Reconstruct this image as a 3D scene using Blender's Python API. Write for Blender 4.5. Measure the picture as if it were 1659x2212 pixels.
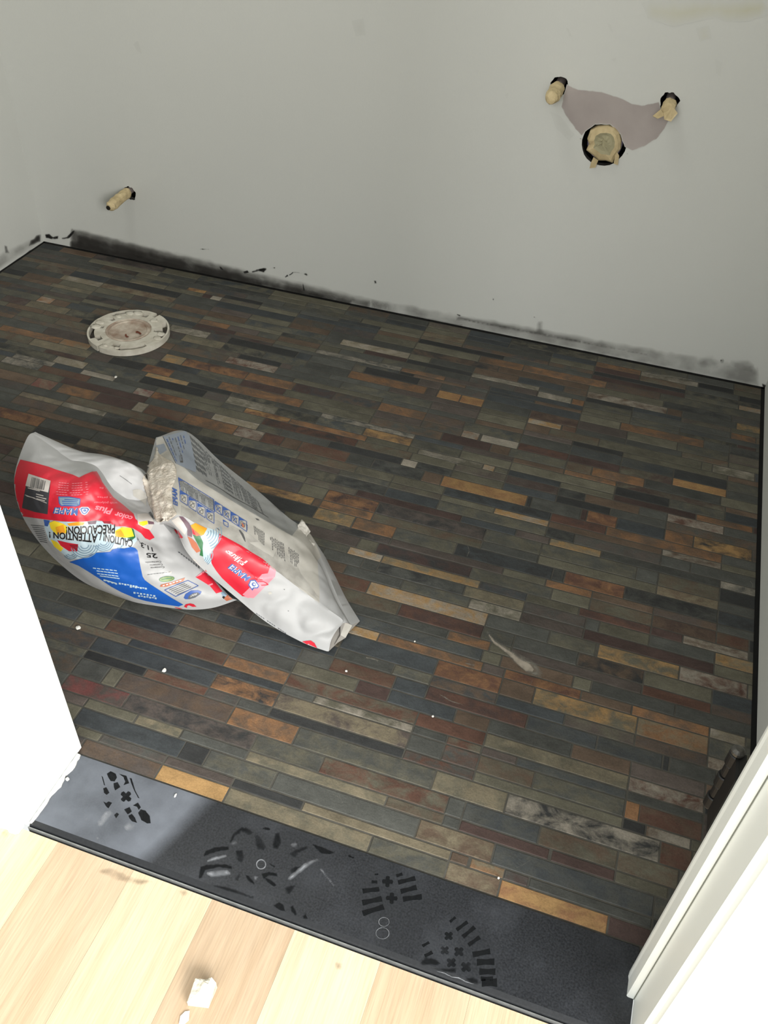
import bpy, bmesh, math, random
from mathutils import Vector, noise
from mathutils.bvhtree import BVHTree

for o in list(bpy.data.objects):
    bpy.data.objects.remove(o)
SC = bpy.context.scene
COL = SC.collection
random.seed(5)

# ------------------------------------------------------------------ camera, world, lights, exposure
CAM = Vector((0, 0, 1.0332))
FPX, CX, CY = 1905.0, 829.5, 1106.0
RX = Vector((0.9464289, 0.32063808, 0.03825645))      # image right
RU = Vector((-0.24096445, 0.62240558, 0.74467942))    # image up
RF = Vector((-0.21496155, 0.71400457, -0.66632500))   # view direction
cd = bpy.data.cameras.new('camera')
cam = bpy.data.objects.new('camera', cd)
COL.objects.link(cam)
M = cam.matrix_world.copy()
for i in range(3):
    M[i][0], M[i][1], M[i][2], M[i][3] = RX[i], RU[i], -RF[i], CAM[i]
cam.matrix_world = M
cd.sensor_fit = 'VERTICAL'
cd.sensor_height = 24.0
cd.lens = FPX / 2212 * 24.0
cd.clip_start = 0.02
SC.camera = cam

W = bpy.data.worlds.new('daylight')
SC.world = W
W.use_nodes = True
W.node_tree.nodes['Background'].inputs[0].default_value = (0.975, 1.0, 0.985, 1)
W.node_tree.nodes['Background'].inputs[1].default_value = 0.95

def area(name, loc, target, sx, sy, power, color):
    ld = bpy.data.lights.new(name, 'AREA')
    ld.shape = 'RECTANGLE'
    ld.size, ld.size_y, ld.energy, ld.color = sx, sy, power, color
    o = bpy.data.objects.new(name, ld)
    o.location = loc
    o.rotation_euler = (Vector(target) - Vector(loc)).to_track_quat('-Z', 'Y').to_euler()
    COL.objects.link(o)
    return o

area('hall_window_light', (-0.1, -2.0, 1.5), (-0.25, 1.3, 0.4), 1.9, 1.3, 56, (1, 0.995, 0.965))
area('side_window_light', (1.75, -1.15, 1.5), (-0.7, 0.9, 0.5), 1.5, 1.0, 160, (1, 0.985, 0.95))
area('ceiling_lamp_light', (-0.95, 1.02, 2.36), (-0.95, 1.02, 0), 0.5, 0.5, 7, (1.0, 1.0, 0.95))

SC.view_settings.view_transform = 'Standard'
SC.view_settings.look = 'None'
SC.view_settings.gamma = 1.0
SC.view_settings.exposure = 0.0
SC.view_settings.use_curve_mapping = False

# ------------------------------------------------------------------ helpers
def ray(px, py):
    return RX * ((px - CX) / FPX) - RU * ((py - CY) / FPX) + RF

def on_z(px, py, z=0.0):
    d = ray(px, py)
    return CAM + d * ((z - CAM.z) / d.z)

def on_y(px, py, y):
    d = ray(px, py)
    return CAM + d * (y / d.y)

def on_x(px, py, x):
    d = ray(px, py)
    return CAM + d * (x / d.x)

def lin(c):
    c = c / 255.0
    return c / 12.92 if c <= 0.04045 else ((c + 0.055) / 1.055) ** 2.4

def rgb(r, g, b):
    return (lin(r), lin(g), lin(b), 1.0)

def mat(name, col, rough=0.6, spec=0.5, mottle=0.0, scale=40.0, bump=0.0, bscale=200.0, metal=0.0, col2=None):
    """Principled material whose colour varies with object-space noise."""
    m = bpy.data.materials.new(name)
    m.use_nodes = True
    nt = m.node_tree
    b = nt.nodes['Principled BSDF']
    b.inputs['Roughness'].default_value = rough
    b.inputs['Specular IOR Level'].default_value = spec
    b.inputs['Metallic'].default_value = metal
    b.inputs['Base Color'].default_value = col
    tc = nt.nodes.new('ShaderNodeTexCoord')
    if mottle > 0:
        n = nt.nodes.new('ShaderNodeTexNoise')
        n.inputs['Scale'].default_value = scale
        n.inputs['Detail'].default_value = 6
        nt.links.new(tc.outputs['Object'], n.inputs['Vector'])
        r = nt.nodes.new('ShaderNodeMapRange')
        r.inputs[1].default_value, r.inputs[2].default_value = 0.3, 0.7
        nt.links.new(n.outputs['Fac'], r.inputs[0])
        mx = nt.nodes.new('ShaderNodeMix')
        mx.data_type = 'RGBA'
        c2 = col2 if col2 else tuple(v * (1 - mottle) for v in col[:3]) + (1,)
        mx.inputs[6].default_value, mx.inputs[7].default_value = col, c2
        nt.links.new(r.outputs[0], mx.inputs[0])
        nt.links.new(mx.outputs[2], b.inputs['Base Color'])
    if bump > 0:
        n2 = nt.nodes.new('ShaderNodeTexNoise')
        n2.inputs['Scale'].default_value = bscale
        n2.inputs['Detail'].default_value = 4
        nt.links.new(tc.outputs['Object'], n2.inputs['Vector'])
        bp = nt.nodes.new('ShaderNodeBump')
        bp.inputs['Strength'].default_value = bump
        bp.inputs['Distance'].default_value = 0.002
        nt.links.new(n2.outputs['Fac'], bp.inputs['Height'])
        nt.links.new(bp.outputs['Normal'], b.inputs['Normal'])
    return m

def link(bm, name, mats, parent=None, smooth=False):
    me = bpy.data.meshes.new(name)
    bm.normal_update()
    bm.to_mesh(me)
    bm.free()
    for m in (mats if isinstance(mats, (list, tuple)) else [mats]):
        me.materials.append(m)
    if smooth:
        for p in me.polygons:
            p.use_smooth = True
    o = bpy.data.objects.new(name, me)
    COL.objects.link(o)
    if parent:
        o.parent = parent
        o.matrix_parent_inverse = parent.matrix_basis.inverted()
    return o

def tag(o, label=None, cat=None, group=None, kind=None):
    if label: o['label'] = label
    if cat: o['category'] = cat
    if group: o['group'] = group
    if kind: o['kind'] = kind
    return o

def empty(name, loc, label, cat, group=None):
    o = bpy.data.objects.new(name, None)
    o.location = loc
    o.empty_display_size = 0.05
    COL.objects.link(o)
    return tag(o, label, cat, group)

def box(bm, x0, x1, y0, y1, z0, z1, mi=0):
    vs = [bm.verts.new((x, y, z)) for z in (z0, z1) for x, y in ((x0, y0), (x1, y0), (x1, y1), (x0, y1))]
    for f in ((3, 2, 1, 0), (4, 5, 6, 7), (0, 1, 5, 4), (1, 2, 6, 5), (2, 3, 7, 6), (3, 0, 4, 7)):
        bm.faces.new([vs[i] for i in f]).material_index = mi
    return vs

def prism(bm, pts, z0, z1, mi=0):
    """Vertical prism over an xy outline."""
    a = [bm.verts.new((x, y, z0)) for x, y in pts]
    b = [bm.verts.new((x, y, z1)) for x, y in pts]
    n = len(pts)
    for i in range(n):
        bm.faces.new((a[i], a[(i + 1) % n], b[(i + 1) % n], b[i])).material_index = mi
    bm.faces.new(b).material_index = mi
    bm.faces.new(a[::-1]).material_index = mi

def fill2d(polys):
    """Triangulated flat mesh of one outline (list of xy), holes as further outlines."""
    b = bmesh.new()
    es = []
    for poly in polys:
        vs = [b.verts.new((p[0], p[1], 0)) for p in poly]
        for i in range(len(vs)):
            es.append(b.edges.new((vs[i], vs[(i + 1) % len(vs)])))
    bmesh.ops.triangle_fill(b, use_beauty=True, use_dissolve=False, edges=es)
    return b

def refine(b, maxlen):
    for _ in range(9):
        es = [e for e in b.edges if e.calc_length() > maxlen]
        if not es:
            break
        bmesh.ops.subdivide_edges(b, edges=es, cuts=1)
        bmesh.ops.triangulate(b, faces=[f for f in b.faces if len(f.verts) > 3])

def stamp(bm, flat, mapper, mi, jump=1e9, fade=None):
    """Carry a flat outline mesh onto a surface: every vertex goes through mapper(x, y)."""
    m = {}
    la = bm.loops.layers.float_color.get('fade')
    for v in flat.verts:
        p = mapper(v.co.x, v.co.y)
        m[v] = bm.verts.new(p) if p is not None else None
    for f in flat.faces:
        vs = [m[v] for v in f.verts]
        if None in vs:
            continue
        if max((vs[i].co - vs[i - 1].co).length for i in range(len(vs))) > jump:
            continue
        nf = bm.faces.new(vs)
        nf.material_index = mi
        if la is not None:
            for l, v in zip(nf.loops, f.verts):
                k = fade(v.co.x, v.co.y) if fade else 1.0
                l[la] = (k, k, k, 1)
        nf.normal_update()
        if nf.normal.dot(CAM - vs[0].co) < 0:
            nf.normal_flip()
    flat.free()

def rough(poly, amp, step, seed=0):
    """Ragged version of an outline."""
    out = []
    n = len(poly)
    for i in range(n):
        a, b = poly[i], poly[(i + 1) % n]
        L = math.hypot(b[0] - a[0], b[1] - a[1])
        k = max(1, int(L / step))
        for j in range(k):
            t = j / k
            x, y = a[0] + (b[0] - a[0]) * t, a[1] + (b[1] - a[1]) * t
            nv = noise.noise_vector(Vector((x * 0.9 / step, y * 0.9 / step, seed)))
            out.append((x + nv.x * amp, y + nv.y * amp))
    return out

def ellipse(cx, cy, rx, ry, ang=0, n=18, a0=0, a1=2 * math.pi):
    ca, sa = math.cos(ang), math.sin(ang)
    return [(cx + rx * math.cos(t) * ca - ry * math.sin(t) * sa, cy + rx * math.cos(t) * sa + ry * math.sin(t) * ca)
            for t in (a0 + (a1 - a0) * i / n for i in range(n))]

def strip(pts, w):
    """Outline of a polyline of the given width."""
    L, R_ = [], []
    for i, p in enumerate(pts):
        a, b = pts[max(0, i - 1)], pts[min(len(pts) - 1, i + 1)]
        dx, dy = b[0] - a[0], b[1] - a[1]
        d = math.hypot(dx, dy) or 1
        ww = w[i] if isinstance(w, (list, tuple)) else w
        nx, ny = -dy / d * ww / 2, dx / d * ww / 2
        L.append((p[0] + nx, p[1] + ny))
        R_.append((p[0] - nx, p[1] - ny))
    return L + R_[::-1]

def soft(bm, poly, mapper, mi, feather):
    """A film of dirt whose cover thins out towards its outline."""
    flat = fill2d([poly])
    refine(flat, max(3.0, feather * 1.1))
    n = len(poly)
    def fade(x, y):
        d = 1e9
        for i in range(n):
            ax, ay = poly[i]
            bx, by = poly[(i + 1) % n]
            ux, uy = bx - ax, by - ay
            L = ux * ux + uy * uy or 1e-9
            t = max(0.0, min(1.0, ((x - ax) * ux + (y - ay) * uy) / L))
            d = min(d, math.hypot(x - ax - ux * t, y - ay - uy * t))
        return min(1.0, d / feather)
    stamp(bm, flat, mapper, mi, fade=fade)

def film(name, col, cover=1.0, lo=0.0, scale=30.0, rough_=0.85, under=None):
    """Thin dirt or paint film: covers where it is thick, lets the surface show where it fades."""
    m = mat(name, col, rough_, 0.15, mottle=0.2, scale=scale)
    nt = m.node_tree; N, Lk = nt.nodes, nt.links
    b, out = N['Principled BSDF'], N['Material Output']
    a = N.new('ShaderNodeAttribute'); a.attribute_name = 'fade'
    tc = N.new('ShaderNodeTexCoord')
    n = N.new('ShaderNodeTexNoise'); n.inputs['Scale'].default_value = scale; n.inputs['Detail'].default_value = 5
    Lk.new(tc.outputs['Object'], n.inputs['Vector'])
    r = N.new('ShaderNodeMapRange'); r.inputs[1].default_value, r.inputs[2].default_value = 0.3, 0.62
    r.inputs[3].default_value, r.inputs[4].default_value = lo * cover, cover
    Lk.new(n.outputs['Fac'], r.inputs[0])
    k = N.new('ShaderNodeMath'); k.operation = 'MULTIPLY'
    Lk.new(a.outputs['Fac'], k.inputs[0]); Lk.new(r.outputs[0], k.inputs[1])
    if under:
        src = b.inputs['Base Color'].links[0].from_socket
        mc = N.new('ShaderNodeMix'); mc.data_type = 'RGBA'
        mc.inputs[6].default_value = under
        Lk.new(k.outputs[0], mc.inputs[0]); Lk.new(src, mc.inputs[7]); Lk.new(mc.outputs[2], b.inputs['Base Color'])
        return m
    tr = N.new('ShaderNodeBsdfTransparent')
    mx = N.new('ShaderNodeMixShader')
    Lk.new(k.outputs[0], mx.inputs[0]); Lk.new(tr.outputs[0], mx.inputs[1]); Lk.new(b.outputs[0], mx.inputs[2])
    Lk.new(mx.outputs[0], out.inputs['Surface'])
    return m

def text_flat(s, quad, bold=0.0, shear=0.0):
    """Lettering as a flat mesh laid into a four-cornered field: quad = left end of baseline, right end of baseline, right top, left top."""
    cu = bpy.data.curves.new('lettering', 'FONT')
    cu.body = s
    cu.size = 1.0
    cu.offset = bold
    cu.shear = shear
    cu.resolution_u = 3
    ob = bpy.data.objects.new('lettering', cu)
    COL.objects.link(ob)
    dg = bpy.context.evaluated_depsgraph_get()
    me = ob.evaluated_get(dg).to_mesh()
    b = bmesh.new()
    b.from_mesh(me)
    ob.evaluated_get(dg).to_mesh_clear()
    bpy.data.objects.remove(ob)
    bpy.data.curves.remove(cu)
    bmesh.ops.triangulate(b, faces=b.faces[:])
    xs = [v.co.x for v in b.verts]
    ys = [v.co.y for v in b.verts]
    x0, x1 = min(xs), max(xs)
    y0, y1 = min(ys), max(ys)
    BL, BR, TR, TL = [Vector(q) for q in quad]
    for v in b.verts:
        u = (v.co.x - x0) / (x1 - x0)
        t = (v.co.y - y0) / (y1 - y0)
        p = (BL * (1 - u) + BR * u) * (1 - t) + (TL * (1 - u) + TR * u) * t
        v.co = Vector((p.x, p.y, 0))
    return b

# ------------------------------------------------------------------ materials
WALLC = (199, 200, 195)
UNDERC = (194, 195, 190)
def attr_mat(name, kind):
    m = bpy.data.materials.new(name)
    m.use_nodes = True
    nt = m.node_tree
    N, Lk = nt.nodes, nt.links
    b = N['Principled BSDF']
    a1 = N.new('ShaderNodeAttribute'); a1.attribute_name = 'tint'
    a2 = N.new('ShaderNodeAttribute'); a2.attribute_name = 'tint_two'
    a3 = N.new('ShaderNodeAttribute'); a3.attribute_name = 'seed'
    tc = N.new('ShaderNodeTexCoord')
    sc = N.new('ShaderNodeVectorMath'); sc.operation = 'SCALE'; sc.inputs[3].default_value = 7.0
    Lk.new(a3.outputs['Color'], sc.inputs[0])
    ad = N.new('ShaderNodeVectorMath'); ad.operation = 'ADD'
    Lk.new(tc.outputs['Object'], ad.inputs[0]); Lk.new(sc.outputs[0], ad.inputs[1])
    mp = N.new('ShaderNodeMapping')
    Lk.new(ad.outputs[0], mp.inputs['Vector'])
    def noise_(scale, detail, lo, hi, vec):
        n = N.new('ShaderNodeTexNoise'); n.inputs['Scale'].default_value = scale; n.inputs['Detail'].default_value = detail
        if kind == 'slate':
            n.inputs['Roughness'].default_value = 0.66; n.inputs['Distortion'].default_value = 0.5
        Lk.new(vec, n.inputs['Vector'])
        r = N.new('ShaderNodeMapRange'); r.inputs[1].default_value = lo; r.inputs[2].default_value = hi
        Lk.new(n.outputs['Fac'], r.inputs[0])
        return r.outputs[0]
    mx = N.new('ShaderNodeMix'); mx.data_type = 'RGBA'
    Lk.new(a1.outputs['Color'], mx.inputs[6]); Lk.new(a2.outputs['Color'], mx.inputs[7])
    hv = N.new('ShaderNodeMix'); hv.data_type = 'RGBA'; hv.blend_type = 'MULTIPLY'; hv.inputs[0].default_value = 1.0
    Lk.new(mx.outputs[2], hv.inputs[6])
    g = N.new('ShaderNodeCombineColor')
    bp = N.new('ShaderNodeBump')
    bp.inputs['Distance'].default_value = 0.0015
    if kind == 'slate':
        mp.inputs['Scale'].default_value = (0.7, 1.0, 1.0)
        Lk.new(noise_(48, 10, 0.40, 0.62, mp.outputs[0]), mx.inputs[0])
        f1 = noise_(30, 6, 0.25, 0.75, mp.outputs[0])
        f2 = noise_(420, 3, 0.2, 0.8, tc.outputs['Object'])
        s = N.new('ShaderNodeMath'); s.operation = 'MULTIPLY_ADD'; s.inputs[1].default_value = 0.55; s.inputs[2].default_value = 0.45
        Lk.new(f1, s.inputs[0])
        s2 = N.new('ShaderNodeMath'); s2.operation = 'MULTIPLY_ADD'; s2.inputs[1].default_value = 0.5
        Lk.new(f2, s2.inputs[0]); Lk.new(s.outputs[0], s2.inputs[2])
        val = s2.outputs[0]
        b.inputs['Roughness'].default_value = 0.62
        b.inputs['Specular IOR Level'].default_value = 0.32
        bp.inputs['Strength'].default_value = 0.45
        Lk.new(noise_(70, 8, 0.2, 0.8, mp.outputs[0]), bp.inputs['Height'])
    else:
        mp.inputs['Scale'].default_value = (14.0, 1.0, 1.0)
        Lk.new(noise_(5, 6, 0.38, 0.66, mp.outputs[0]), mx.inputs[0])
        mp2 = N.new('ShaderNodeMapping'); mp2.inputs['Scale'].default_value = (60.0, 2.2, 1.0)
        Lk.new(ad.outputs[0], mp2.inputs['Vector'])
        f2 = noise_(9, 4, 0.25, 0.62, mp2.outputs[0])
        s = N.new('ShaderNodeMath'); s.operation = 'MULTIPLY_ADD'; s.inputs[1].default_value = 0.20; s.inputs[2].default_value = 0.82
        Lk.new(f2, s.inputs[0])
        val = s.outputs[0]
        b.inputs['Roughness'].default_value = 0.55
        b.inputs['Specular IOR Level'].default_value = 0.3
        bp.inputs['Strength'].default_value = 0.1
        Lk.new(f2, bp.inputs['Height'])
    for i in range(3):
        Lk.new(val, g.inputs[i])
    Lk.new(g.outputs[0], hv.inputs[7])
    Lk.new(hv.outputs[2], b.inputs['Base Color'])
    Lk.new(bp.outputs['Normal'], b.inputs['Normal'])
    return m

def wall_mat():
    m = mat('painted_drywall', rgb(*WALLC), 0.75, 0.25, mottle=0.04, scale=2.2, bump=0.12, bscale=260)
    return m

M_WALL = wall_mat()
M_WHITE = mat('white_gloss_trim', rgb(240, 244, 240), 0.35, 0.5, mottle=0.03, scale=6)
M_CEIL = mat('ceiling_white', rgb(225, 225, 220), 0.8, 0.2, mottle=0.05, scale=3)
M_SLATE = attr_mat('slate_strip_mosaic', 'slate')
M_WOOD = attr_mat('pale_oak_boards', 'wood')
M_GROUT = mat('grey_grout', rgb(80, 78, 72), 0.85, 0.2, mottle=0.35, scale=50, bump=0.3)
M_BLACK = mat('black_gap_shade', rgb(18, 18, 18), 0.8, 0.2, mottle=0.2)  # black stands in for the shade in the wall gaps and the cavity
M_BLACKSMEAR = film('black_grout_smear', rgb(30, 29, 28), 1.0, 0.75, 60)
M_GRIME_D = film('dark_grout_grime', rgb(58, 56, 53), 0.9, 0.45, 22)
M_GRIME_M = film('mid_grout_grime', rgb(92, 90, 86), 0.7, 0.3, 20)
M_GRIME_L = film('light_grout_grime', rgb(132, 130, 125), 0.5, 0.15, 14)
M_BARE = film('unpainted_drywall_patch', rgb(168, 159, 155), 1.0, 0.95, 12, under=rgb(*UNDERC))
M_YELLOW = film('yellowed_joint_compound', rgb(190, 184, 138), 0.55, 0.15, 9, under=rgb(*UNDERC))
M_SMUDGE = film('faint_wall_smudge', rgb(160, 158, 148), 0.10, 0.1, 16, under=rgb(*UNDERC))

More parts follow.
